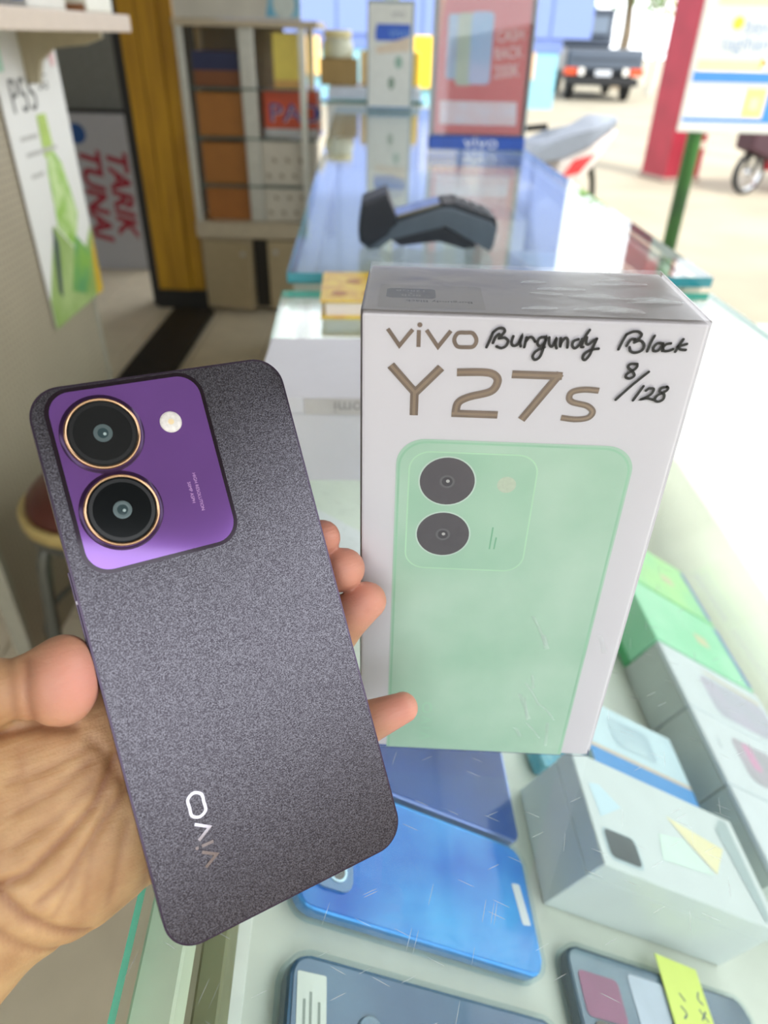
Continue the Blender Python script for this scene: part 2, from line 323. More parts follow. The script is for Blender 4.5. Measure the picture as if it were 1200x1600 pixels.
bq = flat([(.1, 1.225), (.24, 1.225), (.24, 1.5), (.1, 1.5), (.12, 1.32)]); bq.transform(Matrix(((1, 0, 0, 0), (0, 0, 0, -.0012), (0, 1, 0, 0), (0, 0, 0, 1)))); O('sticker', bq, M('header_blue', '#5aa6c9', .4, col2='#8fc6d8', scale=14), cb)
bq = flat(circ(.045, 24, .175, 1.27, .05)); bq.transform(Matrix(((1, 0, 0, 0), (0, 0, 0, -.0018), (0, 1, 0, 0), (0, 0, 0, 1)))); O('sticker', bq, M('header_pale', '#c7d2cd', .4), cb)
for k, (z, h, lab, c) in enumerate(((.431, .14, 'lowest brown carton inside the glass cabinet', '#a5672a'), (.589, .17, 'brown carton on the lowest glass shelf of the cabinet', '#a36a2c'), (.784, .17, 'brown carton on the middle glass shelf of the cabinet', '#9a6228'), (.974, .13, 'dark brown carton on the top glass shelf of the cabinet', '#7d4c2a'))):
    pack('brown_carton', lab, 'carton', T3(-.765, 3.68, z), .2, .26, h, c, [('f', -.1, .1, .06, .13, '#2b3152')] if k == 3 else (), 'brown cartons in the cabinet', .003, .6)
m_fl = M('floral_paper', '#d0cabb', .5, col2='#b3a895', scale=26)
for z, h, lab in ((.431, .145, 'floral patterned white box, lower one in the cabinet'), (.589, .18, 'floral patterned white box on the lowest glass shelf')):
    t = pack('patterned_box', lab, 'box', T3(-.475, 3.66, z), .235, .25, h, '#d0cabb', (), 'floral boxes in the cabinet')
    for k in range(7):
        bq = flat([(0, .012), (.006, 0), (.016, -.006), (.003, -.008), (-.004, -.016), (-.006, -.004), (-.014, .004)]); O('motif', bq, M('floral_motif', '#8f8166', .5), t, T3(-.09+.06*(k % 4)+(.03 if k > 3 else 0), -.1258, .04+.065*(k//4)) @ mf)
pd = pack('orange_box', 'orange box with blue capital letters on a cabinet shelf', 'box', T3(-.46, 3.70, .784), .24, .2, .185, '#d9562f', [('f', -.12, .12, 0, .03, '#d5d8d6'), ('f', .104, .12, .06, .12, '#2a4fa8')])
TEXT('lettering', 'PAD', .1, M('pad_blue', '#4a4f9a', .4), pd, T3(0.02, -.1015, .09) @ mf, xs=1.25)
TEXT('lettering', 'PAD', .1, M('pad_white', '#e4e0ea', .4), pd, T3(0.024, -.1010, .087) @ mf, xs=1.25)
pack('yellow_box', 'bright yellow box on the top glass shelf of the cabinet', 'box', T3(-.46, 3.66, .974), .12, .2, .2, '#f2dd63', [('f', -.06, .06, .0, .03, '#e0b060')])
# ---- end unit with a tub, carton and tin
eu = E('end_cabinet', 'low white cabinet with a green glass top beyond the far counter', 'cabinet', T3(-.085, 3.45, 0))
O('body', box(-.2, .2, .0, .5, 0, .93, .003), M('end_white', '#dfe3e4', .4), eu)
O('glass_top', box(-.22, .21, -.03, .52, .932, .944), [gl_clear, edge], eu)
O('front_edge', box(-.22, .21, -.034, -.0305, .932, .944), M('glass_edge_deep', '#3d6b60', .15), eu)
O('ledge', box(-.2, .2, .06, .5, .945, .985, .004), M('end_ledge', '#d3dcea', .4), eu)
pack('khaki_carton', 'khaki brown carton on the end cabinet under the tub', 'carton', T3(-.245, 3.68, .986), .16, .14, .1, '#a58a58', (), None, .004, .7)
tu = E('round_tub', 'round white tub with cream lid on the khaki carton', 'tub', T3(-.25, 3.68, 1.087))
O('tub', lathe([(0, 0), (.062, 0), (.068, .01), (.066, .055), (.055, .07), (0, .07)], 30), M('tub_white', '#d5d8c2', .35), tu, smooth=True)
O('lid', lathe([(0, .071), (.056, .071), (.06, .076), (.06, .098), (.055, .102), (0, .102)], 30), M('tub_lid', '#e0d6a4', .4), tu, smooth=True)
pack('cream_box', 'small cream box beside the khaki carton on the end cabinet', 'box', T3(-.115, 3.7, .986), .075, .1, .13, '#f1d49a')
pack('yellow_tin', 'bright yellow tin on the end cabinet by the white upright', 'tin', T3(.065, 3.70, .986), .09, .09, .13, '#f0c83a', bev=.015)
up = E('white_upright', 'pale aluminium upright standing on the end cabinet', 'upright', T3(-.02, 3.6, .986))
O('upright_bar', box(-.03, .012, 0, .03, 0, 1.0, .003), M('upright_pale', '#cfe2ea', .35, metal=.2), up)
O('upright_edge', box(.013, .028, 0, .03, 0, 1.0, .003), M('upright_cream', '#e6e7c4', .4), up)
# ================================================================== STREET
kb = E('shop_building', 'lavender shop building with yellow signs across the street', 'building', T3(0, 18, -.1))
lav = M('lavender_wall', '#6478b0', .7, var=.05, scale=1.5)
O('wall', box(-9, 2.2, 0, 4, 1.05, 6), lav, kb)
O('wall', box(2.2, 3.55, 0, 4, 1.05, 6), lav, kb)
O('lower_wall', box(-9, 3.5, .02, 4, 0, 1.045), M('pale_cyan_wall', '#7fb4c2', .7, var=.04, scale=1.5), kb)
for x0, x1, z0, z1, c in ((-3.1, -1.6, .55, 1.25, '#f3c57a'), (-.35, .9, .35, 1.3, '#f5c62c'), (2.45, 3.0, .55, 1.05, '#e3b07f')):
    O('sign', box(x0, x1, -.06, 0, z0, z1, .02), M('sign'+c, c, .5), kb)
for k in range(14): O('shutter_slat', box(-8+.9*k-.42, -8+.9*k+.42, -.03, 0, 1.3, 5.6, .01), M('lavender_slat', '#7084bc', .6, var=.03), kb) if not (k in (11,)) else None
O('roof', box(-9.3, 3.9, -1.2, 4.2, 6.02, 6.2), M('roof_sheet', '#b9b9b9', .5), kb)
# truck
tk = E('pickup_truck', 'dark grey pickup truck parked across the street seen from behind', 'truck', T3(5.25, 21, -.1, 0, 0, -4))
dk = M('truck_dark', '#3d4550', .4, var=.1, scale=2); bk = M('rubber_black', '#1d1e20', .7)
O('cargo_bed', box(-.95, .95, 0, 2.2, .62, 1.12, .03), dk, tk)
tg = O('tailgate', box(-.9, .9, -.06, -.001, .72, 1.08, .02), M('truck_gate', '#515b68', .4), tk)
O('crease', box(-.85, .85, -.075, -.06, .88, .92), dk, tg)
O('bumper', box(-.9, .9, -.1, .1, .34, .52, .03), bk, tk); O('underbody', box(-.75, .75, .1, 4.2, .38, .62), bk, tk)
O('number_plate', box(-.2, .2, -.085, -.062, .55, .68), M('plate', '#c6cad0', .4), tk)
for s in (-1, 1):
    O('tail_light', box(s*.82-.16, s*.82+.16, -.09, -.062, .56, .72, .01), M('tail_red', '#d0502e', .3), tk)
    O('reverse_light', box(s*.55-.07, s*.55+.07, -.09, -.062, .56, .72, .01), M('tail_white', '#e8e4dc', .3), tk)
    for y in (.55, 3.3): O('wheel', lathe([(0, -.11), (.24, -.11), (.34, -.08), (.34, .08), (.24, .11), (0, .11)], 28), bk, tk, T3(s*.72, y, .34, 0, 90))
cabm = prism([(2.25, .6), (4.2, .6), (4.2, 1.15), (3.7, 1.3), (3.3, 2.0), (2.3, 2.0)], -.8, .5, .05); cabm.transform(Matrix(((0, 0, 1, 0), (1, 0, 0, 0), (0, 1, 0, 0), (0, 0, 0, 1)))); O('cab', cabm, dk, tk)
O('rear_window', box(-.65, .35, 2.2, 2.245, 1.4, 1.85, .02), M('truck_glass', '#788592', .15), tk)
for z in (1.2, 1.3, 1.42, 1.95): O('rack_bar', box(-.8, .5, 2.12, 2.17, z, z+.05, .01), M('truck_gate', '#515b68', .4), tk)
# tree
tr = E('roadside_tree', 'bright green leafy tree behind the pickup truck', 'tree', T3(7.2, 27, -.1))
O('trunk', tube([(0, 0, 0), (.1, 0, 1.5), (0, .1, 3.2)], [.2, .16, .1]), M('bark', '#8a7a66', .8, bump=.5, bscale=20), tr)
fb = bm_new(); rr = random.Random(3)
for k in range(2600):
    c = rr.choice(((0, 0, 3.6, 1.5), (-1.5, .2, 3.0, 1.1), (1.4, .3, 3.1, 1.2), (.3, 0, 4.6, 1.2), (-2.6, 0, 3.4, .9)))
    u = Vector((rr.gauss(0, 1), rr.gauss(0, 1), rr.gauss(0, 1))).normalized()*c[3]*rr.random()**.4
    p = Vector(c[:3])+u; a = Vector((rr.gauss(0, 1), rr.gauss(0, 1), rr.gauss(0, 1))).normalized(); q = a.orthogonal().normalized()*.09; a *= .16
    fb.faces.new([fb.verts.new(v) for v in (p-a, p+q, p+a, p-q)])
tag(O('foliage', fb, M('leaf_green', '#93b94a', .6, col2='#6f9a34', scale=2), tr), kind='stuff')
ba = E('bare_tree', 'thin bare tree with white branches right of the truck', 'tree', T3(7.4, 24, -.1))
O('trunk', tube([(0, 0, 0), (.05, 0, 1.4), (0, .1, 3.5)], [.09, .07, .04]), M('pale_bark', '#b7b7ad', .8), ba)
for k in range(9):
    a = k*2.4; z = .9+.25*k
    O('branch', tube([(0, 0, z), (.5*math.cos(a), .3*math.sin(a), z+.35), (1.0*math.cos(a), .5*math.sin(a), z+.5)], [.03, .02, .008], 6), M('pale_bark', '#b7b7ad', .8), ba)
# red pillar
rp = E('red_pillar', 'dark red square pillar with pale notices at the roadside', 'pillar', T3(3.12, 8.75, -.1, 0, 0, 18))
O('shaft', box(-.22, .22, -.22, .22, 0, 3.6, .012), M('red_paint', '#8f2233', .5, var=.12, scale=4), rp)
O('footing', box(-.235, .235, -.235, .235, 0, .05, .01), M('footing_grey', '#8d7a70', .8), rp)
for z, w, h in ((.62, .2, .07), (.47, .24, .06), (.33, .26, .07), (1.0, .17, .06)): O('notice', box(-.03, w-.03, -.222, -.2205, z, z+h), M('notice_pale', '#c9b5a8', .6), rp)
# green pole with a banner
gp = E('sign_pole', 'green pole carrying a blue and yellow banner by the far counter', 'sign', T3(1.72, 4.55, -.1))
O('pole', tube([(0, 0, 0), (0, 0, 2.6)], .042, 20), M('green_pole', '#2c5a37', .4, col2='#3c7a34', scale=3), gp, smooth=True)
O('cross_bar', box(-.04, .2, -.01, .01, .855, .875), M('pole_dark', '#31473a', .5), gp)
pn = O('banner', box(-.13, .42, -.06, -.045, .86, 1.9, .002, 1), M('banner_white', '#c3c6c0', .5, var=.02), gp)
def pr(x0, x1, z0, z1, c, dy=0., skew=0.):
    bq = bm_new(); bq.faces.new([bq.verts.new(v) for v in ((x0, -.061-dy, z0), (x1, -.061-dy, z0-skew), (x1, -.061-dy, z1-skew), (x0, -.061-dy, z1))]); return O('print', bq, M('ban'+c, c, .5, var=.03), pn)
pr(-.115, .42, .91, .93, '#3f7fdc'); pr(.32, .42, .93, 1.13, '#3f7fdc'); pr(-.11, .42, 1.1, 1.15, '#3f7fdc', .0004)
pr(.20, .31, .94, 1.075, '#f4cf7e', .0008); pr(.235, .28, .975, 1.03, '#c9c3a2', .0012); pr(-.1, .19, .945, 1.07, '#e6eff2', .0004); pr(-.1, .42, 1.15, 1.2, '#f6e39c', .0004)
pr(-.06, .42, 1.44, 1.5, '#f3dfa0'); pr(-.05, .42, 1.52, 1.57, '#3a5fb8'); pr(-.04, .36, 1.6, 1.7, '#f0e6c8'); pr(-.02, .36, 1.7, 1.74, '#6d7490'); pr(.36, .42, 1.2, 1.44, '#f2d98a', .0003); pr(.25, .42, 1.16, 1.23, '#a9d4ee', .001)
bq = flat(circ(.028, 24)); bq.transform(T3(.065, -.0618, 1.365) @ mf); O('print', bq, M('ban_sun', '#f2e23a', .5), pn)
bq = flat(circ(.03, 3)); bq.transform(T3(.25, -.0622, 1.19) @ mf); O('print', bq, M('ban_orange', '#ef9a52', .5), pn)
TEXT('lettering', 'bayar', .09, M('ban_text', '#7f97bc', .5), pn, T3(.2, -.0615, 1.35) @ mf)
TEXT('lettering', 'tagihan', .09, M('ban_text', '#7f97bc', .5), pn, T3(.13, -.0615, 1.275) @ mf)
# red cart
rc = E('red_tricycle', 'red tricycle with spoked wheel parked at the right roadside', 'tricycle', T3(3.86, 8.0, -.1, 0, 0, 25))
def wheel(name, parent, mw, r=.2, w=.035, spokes=14):
    t = O(name, lathe([(r*.84, -w), (r*.97, -w*.7), (r, 0), (r*.97, w*.7), (r*.84, w), (r*.84, -w)], 36), bk, parent, mw, smooth=True)
    O('rim', lathe([(r*.78, -w*.6), (r*.84, -w*.6), (r*.84, w*.6), (r*.78, w*.6), (r*.78, -w*.6)], 36), M('chrome', '#c5c7c9', .2, metal=.9), t)
    O('hub', lathe([(0, -w), (.03, -w), (.03, w), (0, w)], 16), M('chrome', '#c5c7c9', .2, metal=.9), t)
    for k in range(spokes):
        a = 2*math.pi*k/spokes; O('spoke', tube([(.02*math.cos(a), .02*math.sin(a), 0), (r*.8*math.cos(a+.2), r*.8*math.sin(a+.2), 0)], .003, 5), M('chrome', '#c5c7c9', .2, metal=.9), t)
    return t
wheel('wheel', rc, T3(-.28, 0, .2, 90)); wheel('wheel', rc, T3(.9, -.3, .2, 90)); wheel('wheel', rc, T3(.9, .3, .2, 90))
O('fork', tube([(-.28, -.05, .2), (-.2, -.05, .75), (-.15, -.05, .95)], .02, 8), bk, rc); O('fork', tube([(-.28, .05, .2), (-.2, .05, .75), (-.15, .05, .95)], .02, 8), bk, rc)
fn_ = prism([(-.45, .42), (-.1, .30), (.06, .42), (.02, .95), (-.36, .8), (-.46, .6)], -.11, .11, .03); fn_.transform(Matrix(((1, 0, 0, 0), (0, 0, 1, 0), (0, 1, 0, 0), (0, 0, 0, 1)))); O('black_fairing', fn_, M('cart_black', '#3b1f2a', .4), rc)
fn_ = prism([(.02, .2), (.5, .2), (.62, .5), (.5, .85), (.1, 1.1), (-.1, 1.05), (-.02, .7)], -.16, .16, .05); fn_.transform(Matrix(((1, 0, 0, 0), (0, 0, 1, 0), (0, 1, 0, 0), (0, 0, 0, 1)))); O('red_body', fn_, M('cart_red', '#c0233c', .25), rc)
O('cargo_box', box(.45, 1.5, -.35, .35, .42, .85, .02), M('cart_red', '#c0233c', .25), rc); O('handlebar', tube([(-.1, -.3, 1.02), (-.15, 0, .97), (-.1, .3, 1.02)], .014, 8), M('chrome', '#c5c7c9', .2, metal=.9), rc)
# motorbike
mb = E('motorbike', 'grey and red motorbike parked behind the far counter', 'motorbike', T3(.90, 4.32, -.1, 0, 0, 50))
seat = prism([(-.5, .80), (-.35, .84), (0, .83), (.25, .87), (.45, .92), (.52, .91), (.5, .86), (.2, .79), (-.1, .75), (-.45, .74)], -.1, .1, .03); seat.transform(Matrix(((1, 0, 0, 0), (0, 0, 1, 0), (0, 1, 0, 0), (0, 0, 0, 1)))); O('seat', seat, M('bike_seat', '#7d8592', .45, var=.1), mb)
tail = prism([(-.2, .62), (.1, .6), (.4, .76), (.5, .85), (.2, .78), (-.15, .74)], -.11, .11, .02); tail.transform(Matrix(((1, 0, 0, 0), (0, 0, 1, 0), (0, 1, 0, 0), (0, 0, 0, 1)))); O('tail_panel', tail, M('bike_white', '#cfc4bd', .3), mb)
rd = prism([(-.12, .66), (.08, .66), (.25, .745), (.0, .735)], -.115, .115, .004); rd.transform(Matrix(((1, 0, 0, 0), (0, 0, 1, 0), (0, 1, 0, 0), (0, 0, 0, 1)))); O('red_panel', rd, M('bike_red', '#d3222f', .25), mb)
O('mud_flap', tube(spline([(.33, 0, .7), (.46, 0, .62), (.52, 0, .5), (.56, 0, .3)]), [.035, .04, .03, .028, .026, .024, .022, .02, .02, .02, .02, .02, .02, .018, .018, .018, .018, .018, .018], 8), M('bike_flap', '#4a4a42', .6), mb)
O('engine', box(-.35, .05, -.12, .12, .28, .58, .05), M('bike_engine', '#8a8c8e', .4, metal=.5), mb)
wheel('wheel', mb, T3(.3, 0, .27, 90), .27, .04); wheel('wheel', mb, T3(-.70, 0, .27, 90), .27, .04)
for s in (-1, 1): O('fork', tube([(-.70, s*.07, .27), (-.56, s*.07, .9)], .02, 8), M('chrome', '#c5c7c9', .2, metal=.9), mb)
O('front_shield', box(-.60, -.54, -.1, .1, .35, .78, .02), M('bike_white', '#cfc4bd', .3), mb)
O('handlebar', tube([(-.5, -.2, .93), (-.56, 0, .9), (-.5, .2, .93)], .014, 8), bk, mb)
# ================================================================== COUNTERS
ctop = GLASS('counter_glass', (.955, .985, .972), scratch=.35, haze=.012)
teal = M('glass_edge_teal', '#4fb9a0', .12, var=.12, scale=6)
tealb = M('glass_edge_blue', '#2f8f9c', .12, var=.15, scale=6)
whb = M('white_board', '#d8dbd2', .5, var=.03)
def slab(x0, x1, y0, y1, z0, z1, parent, name, mats):
    b = box(x0, x1, y0, y1, z0, z1)
    for f in b.faces: f.material_index = 0 if abs(f.normal.z) > .5 else 1
    return O(name, b, mats, parent)
# near counter: local x across (0 = seller's edge), y along
nc = E('display_counter', 'glass display counter in the foreground with a sloping white board inside', 'counter', T3(-.0745, 0, 0, 0, 0, 3.5))
CW, Y0, Y1 = .515, -.45, .828
gt_ = box(0, CW, Y0, Y1, .912, .920)
for f in gt_.faces: f.material_index = 0 if f.normal.z > .5 else (2 if f.normal.z < -.5 else 1)
O('glass_top', gt_, [ctop, teal, gl_clear], nc)
O('side_rail', box(.003, .0176, Y0+.01, Y1-.01, .893, .911, .001, 1), M('rail_pale', '#d2dfc9', .45, var=.05), nc)
O('inner_rail', box(.0178, .0275, Y0+.01, Y1-.01, .862, .885, .001, 1), M('rail_olive', '#7f8264', .6, var=.15, scale=40), nc)
O('sliding_door', box(.010, .014, Y0+.02, Y1-.02, .47, .892), GLASS('door_glass', (.9, .95, .92)), nc)
O('door_rail', box(.004, .03, Y0+.01, Y1-.01, .44, .47), M('rail_dark', '#7d7f66', .5), nc)
O('front_glass', box(CW-.008, CW-.002, Y0+.01, Y1-.01, .46, .911), GLASS('front_glass', (.97, .985, .975), haze=.06), nc)
O('end_glass', box(.02, CW-.01, Y1-.012, Y1-.006, .46, .911), gl_clear, nc)
for x in (.006, CW-.022):
    for y in (Y0+.006, Y1-.024): O('corner_post', box(x, x+.016, y, y+.016, .44, .9115, .001, 1), alu, nc)
O('case_floor', box(0, CW, Y0, Y1, .42, .44), M('case_floor_olive', '#8b8b68', .6, var=.12, scale=20), nc)
O('base', box(.01, CW-.01, Y0+.01, Y1-.01, .0, .42, .004), M('base_white', '#cfd2cb', .5), nc)
# far counter
fc = E('display_counter', 'far glass counter with thick blue-green edge carrying the card terminal', 'counter', T3(-.122, .848, 0, 0, 0, 2.6))
FW, FL = .515, 2.35
slab(0, FW, 0, FL, .923, .935, fc, 'glass_top', [GLASS('far_counter_glass', (.95, .98, .975), ior=1.5), tealb])
O('frame', box(.006, .03, .01, FL-.01, .895, .922, .001, 1), alu, fc); O('frame', box(FW-.03, FW-.006, .01, FL-.01, .895, .922, .001, 1), alu, fc)
O('frame', box(.03, FW-.03, .01, .03, .895, .922, .001, 1), alu, fc); O('frame', box(.03, FW-.03, FL-.03, FL-.01, .895, .922, .001, 1), alu, fc)
for x in (.006, FW-.026):
    for y in (.01, FL/2, FL-.03): O('corner_post', box(x, x+.02, y, y+.02, .5, .895, .001, 1), alu, fc)
O('front_glass', box(FW-.012, FW-.006, .03, FL-.03, .5, .894), gl_clear, fc); O('side_glass', box(.006, .012, .03, FL-.03, .5, .894), gl_clear, fc)
O('end_glass', box(.03, FW-.03, .012, .018, .5, .894), gl_clear, fc)
O('inner_shelf', box(.012, FW-.012, .02, FL-.02, .70, .712), M('shelf_pale', '#d5dde0', .4), fc)
O('base', box(.0, FW, 0, FL, 0, .5, .004), M('base_white', '#cfd2cb', .5), fc)
FM = fc.matrix_world.copy()
def fpack(name, label, cat, x, y, z, rz, w, d, h, col, prints=(), group=None): 
    return pack(name, label, cat, FM @ T3(x, y, z, 0, 0, rz), w, d, h, col, prints, group)
for k, (x, y, rz, c, lab) in enumerate(((.40, .34, 8, '#e6edf2', 'white phone box nearest the street inside the far counter'), (.40, .52, -6, '#bfe0ee', 'pale blue phone box inside the far counter'), (.38, .74, 4, '#eef0ee', 'white phone box behind the pale blue box in the far counter'), (.14, .35, 3, '#d9d5cc', 'cream phone box inside the far counter near its left edge'), (.14, .70, -5, '#e2e6e4', 'off-white phone box deeper inside the far counter'))):
    fpack('phone_box', lab, 'box', x, y, .713, rz, .09, .16, .05 if k % 2 else .15, c, [('t', -.035, .035, -.06, .06, '#cfe3ea')], 'phone boxes inside the far counter')
# card terminal
m_td = M('terminal_dark', '#18202c', .45, var=.08, bump=.2, bscale=400); m_ts = M('terminal_slate', '#4c5966', .45, var=.06)
ct = E('card_terminal', 'dark card payment terminal lying on the far counter', 'card terminal', T3(.047, .955, .9352, 0, 0, 2) @ Matrix.Scale(.84, 4))
XZ = Matrix(((1, 0, 0, 0), (0, 0, 1, 0), (0, 1, 0, 0), (0, 0, 0, 1)))
bq = prism([(-.10, .012), (-.09, .002), (-.072, .005), (-.058, .022), (.028, .044), (.085, .010), (.10, .002), (.105, .012), (.108, .038), (.095, .048), (.036, .066), (.02, .066), (-.055, .042), (-.085, .03)], 0, .078, .004); bq.transform(XZ); O('body', bq, m_ts, ct)
bq = prism([(-.055, .018), (.026, .038), (.08, .008), (.06, .005), (.02, .018), (-.04, .008)], .004, .074, .002); bq.transform(XZ); O('underside', bq, m_td, ct)
bq = prism([(-.104, .014), (-.088, .006), (-.064, .03), (-.045, .042), (-.05, .055), (-.062, .085), (-.10, .07), (-.106, .03)], -.002, .08, .005); bq.transform(XZ); O('printer_cover', bq, m_td, ct)
bq = prism([(-.045, .048), (.02, .0665), (.018, .071), (-.048, .052)], .01, .068, .001); bq.transform(XZ); O('screen', bq, M('terminal_screen', '#6b6a5e', .1, coat=1), ct)
bq = prism([(.02, .064), (.04, .066), (.1, .048), (.104, .036), (.108, .04), (.104, .052), (.04, .072), (.022, .071)], .003, .075, .002); bq.transform(XZ); O('keypad_cover', bq, m_td, ct)
for i in range(4):
    for j in range(3): O('key', box(-.006, .006, -.008, .008, 0, .004, .0015, 1), M('key_grey', '#4c5158', .5), ct, T3(.045+.015*i, .02+.02*j, .069-.0047*i, 0, 17))
# poster stands
ps = E('advert_stand', 'red phone advert in an acrylic stand with blue base', 'advert stand', T3(.208, 2.0, .9352, -6, 0, 0))
acry = GLASS('acrylic', (.97, .98, .985), haze=.04)
O('acrylic_front', box(-.116, .116, -.03, -.027, .03, .40, .001, 1), acry, ps); O('side_wall', box(-.119, -.116, -.03, .03, .0, .40), M('acrylic_edge', '#b9c3c9', .2), ps); O('side_wall', box(.116, .119, -.03, .03, .0, .40), M('acrylic_edge', '#b9c3c9', .2), ps)
O('back_panel', box(-.116, .116, .026, .03, 0, .40), M('stand_grey', '#8fa0a8', .4), ps)
O('base', box(-.119, .119, -.036, .034, 0, .03, .003), M('base_blue', '#1450b4', .3), ps)
sheet = O('sheet', box(-.108, .108, -.024, -.022, .034, .39), M('advert_red', '#c9525c', .4, col2='#d0626a', scale=6), ps)
def fp(bmq, y=-.0245): bmq.transform(Matrix(((1, 0, 0, 0), (0, 0, 0, y), (0, 1, 0, 0), (0, 0, 0, 1)))); return bmq
O('print', fp(flat([(-.095, .055), (.095, .055), (.092, .105), (-.097, .105)])), M('adv_band', '#ddc6cf', .4, col2='#d8d3e3', scale=40), sheet)
O('print', fp(flat(rrect(.035, .13, .008, 5, -.068, .215))), M('adv_p1', '#8f9bc0', .4, col2='#a3c0e0', scale=12), sheet)
O('print', fp(flat(rrect(.04, .145, .008, 5, -.042, .21)), -.0247), M('adv_p2', '#9fb3a8', .4, col2='#b5c2b4', scale=12), sheet)
O('print', fp(flat(rrect(.052, .145, .01, 5, -.005, .213)), -.0249), M('adv_p3', '#b5bfe4', .4, col2='#7fb0dc', scale=9), sheet)
O('print', fp(flat([(-.108, .2), (-.095, .3), (-.06, .39), (-.108, .39)]), -.0243), M('adv_orange', '#d58a6e', .4), sheet)
mA = M('adv_white', '#e6d3d6', .4)
TEXT('lettering', 'CASH', .034, mA, sheet, T3(.062, -.0248, .24) @ mf @ T3(rz=6), xs=.75); TEXT('lettering', 'BACK', .034, mA, sheet, T3(.061, -.0248, .205) @ mf @ T3(rz=6), xs=.75); TEXT('lettering', '200K', .038, mA, sheet, T3(.06, -.0248, .168) @ mf @ T3(rz=6), xs=.75)
TEXT('lettering', 'vivo', .04, M('logo_white', '#dfe6f4', .4), ps, T3(.01, -.0365, .016) @ mf, xs=1.3)
p2 = E('advert_stand', 'tall narrow white phone advert stand behind the red advert', 'advert stand', FM @ T3(.205, 2.2, .9352, -4, 0, -2))
O('stand', box(-.085, .085, -.02, .02, 0, .34, .003), M('stand_grey', '#8fa0a8', .4), p2)
sh2 = O('sheet', box(-.08, .075, -.0235, -.0205, .008, .33), M('adv2_white', '#d9dcd8', .4, var=.03), p2)
O('print', fp(flat([(-.055, .22), (.07, .22), (.07, .27), (-.05, .27), (-.056, .25)]), -.024), M('adv2_blue', '#1f58c8', .4), sh2)
O('print', fp(flat([(-.055, .2), (.07, .235), (.07, .19), (-.05, .18)]), -.0243), M('adv2_skin', '#d8c8b4', .4), sh2)
O('print', fp(flat(circ(.014, 16, .03, .155, .02)), -.0243), M('adv2_green', '#8fb0a2', .4), sh2); O('print', fp(flat(circ(.012, 16, .005, .09, .02)), -.0243), M('adv2_green2', '#7f9484', .4), sh2)
O('print', fp(flat([(-.08, .008), (.075, .008), (.075, .014), (-.08, .014)]), -.0243), M('adv2_line', '#4f86b8', .4), sh2)
TEXT('lettering', 'vivo', .03, M('adv2_ink', '#8d8f94', .4), sh2, T3(.025, -.024, .3) @ mf)
TEXT('lettering', 'vivo', .045, M('adv2_sky', '#6f9fe0', .4), sh2, T3(.03, -.0243, .245) @ mf)
# ================================================================== THINGS ON THE NEAR GLASS
nb = E('notebook', 'yellow floral covered notebook lying on the near glass', 'notebook', T3(.005, .79, .9202, 0, 0, 3))
m_nb = M('notebook_cover', '#d9a21c', .35, col2='#efd02e', scale=55)
O('pages', box(-.075, .075, -.05, .05, .002, .017), M('pages_white', '#e6ddd6', .7, stretch=(1, 1, 60), scale=20), nb)
O('cover', box(-.08, .08, -.055, .052, 0, .002), m_nb, nb); O('cover', box(-.08, .08, -.055, .052, .0171, .0191), m_nb, nb); O('spine', box(-.08, .08, .0521, .054, 0, .0191), m_nb, nb)
for k in range(9): O('flower_print', flat(circ(.009, 9)), M('nb_flower', '#b9741d', .4), nb, T3(-.06+.033*(k % 5)+(.015 if k > 4 else 0), -.03+.045*(k//5), .0193))
wb = E('phone_box', 'plain white phone box on the near glass behind the held phone', 'box', T3(-.018, .455, .9202, 0, 0, 2))
m_wb = M('white_card', '#dedde2', .4, var=.015)
O('base', box(-.066, .085, -.05, .05, 0, .05, .0008, 1), m_wb, wb); O('lid', box(-.067, .086, -.051, .051, .0502, .062, .0008, 1), m_wb, wb)
O('label_strip', fp(flat([(-.035, .0), (.08, 0), (.08, .011), (-.035, .011)]), -.0515), M('strip_grey', '#cfcbc8', .4), wb, T3(0, 0, .050))
TEXT('lettering', 'Xiaomi', .012, M('strip_ink', '#a9a4a2', .4), wb, T3(.0, -.0519, .0555) @ mf @ T3(rz=180))
# ================================================================== SLOPING BOARD AND WHAT LIES ON IT
S = .93; AN = R(2.6); TB = R(33)
ea = Vector((math.cos(AN), math.sin(AN), 0)); ee = ea*math.cos(TB)-Vector((0, 0, math.sin(TB))); ed = Vector((-math.sin(AN), math.cos(AN), 0)); en = ee.cross(ed)
BM = Matrix(((ee.x, ed.x, en.x, -.05115), (ee.y, ed.y, en.y, 0), (ee.z, ed.z, en.z, .8537), (0, 0, 0, 1)))
def bp(e, d, off=0., rz=0.): return BM @ T3(e*S/1000, d*S/1000, off/1000, 0, 0, rz)
nci = nc.matrix_world.inverted()
O('sloping_board', box(-.007, .535, -.33, .80, -.014, -.0004, .001, 1), M('board_white', '#d3d8cd', .5, var=.03), nc, nci @ BM)
O('board_top_edge', box(-.009, .0065, -.33, .80, -.012, .0012, .001, 1), M('board_edge_white', '#e2e6df', .5, var=.04, scale=60), nc, nci @ BM)
O('board_foot', box(.520, .534, -.33, .80, .0, .012, .001, 1), M('board_white', '#d3d8cd', .5, var=.03), nc, nci @ BM)
def item(name, label, cat, e, d, group=None, rz=0.): return E(name, label, cat, bp(e, d, .3, rz), group)
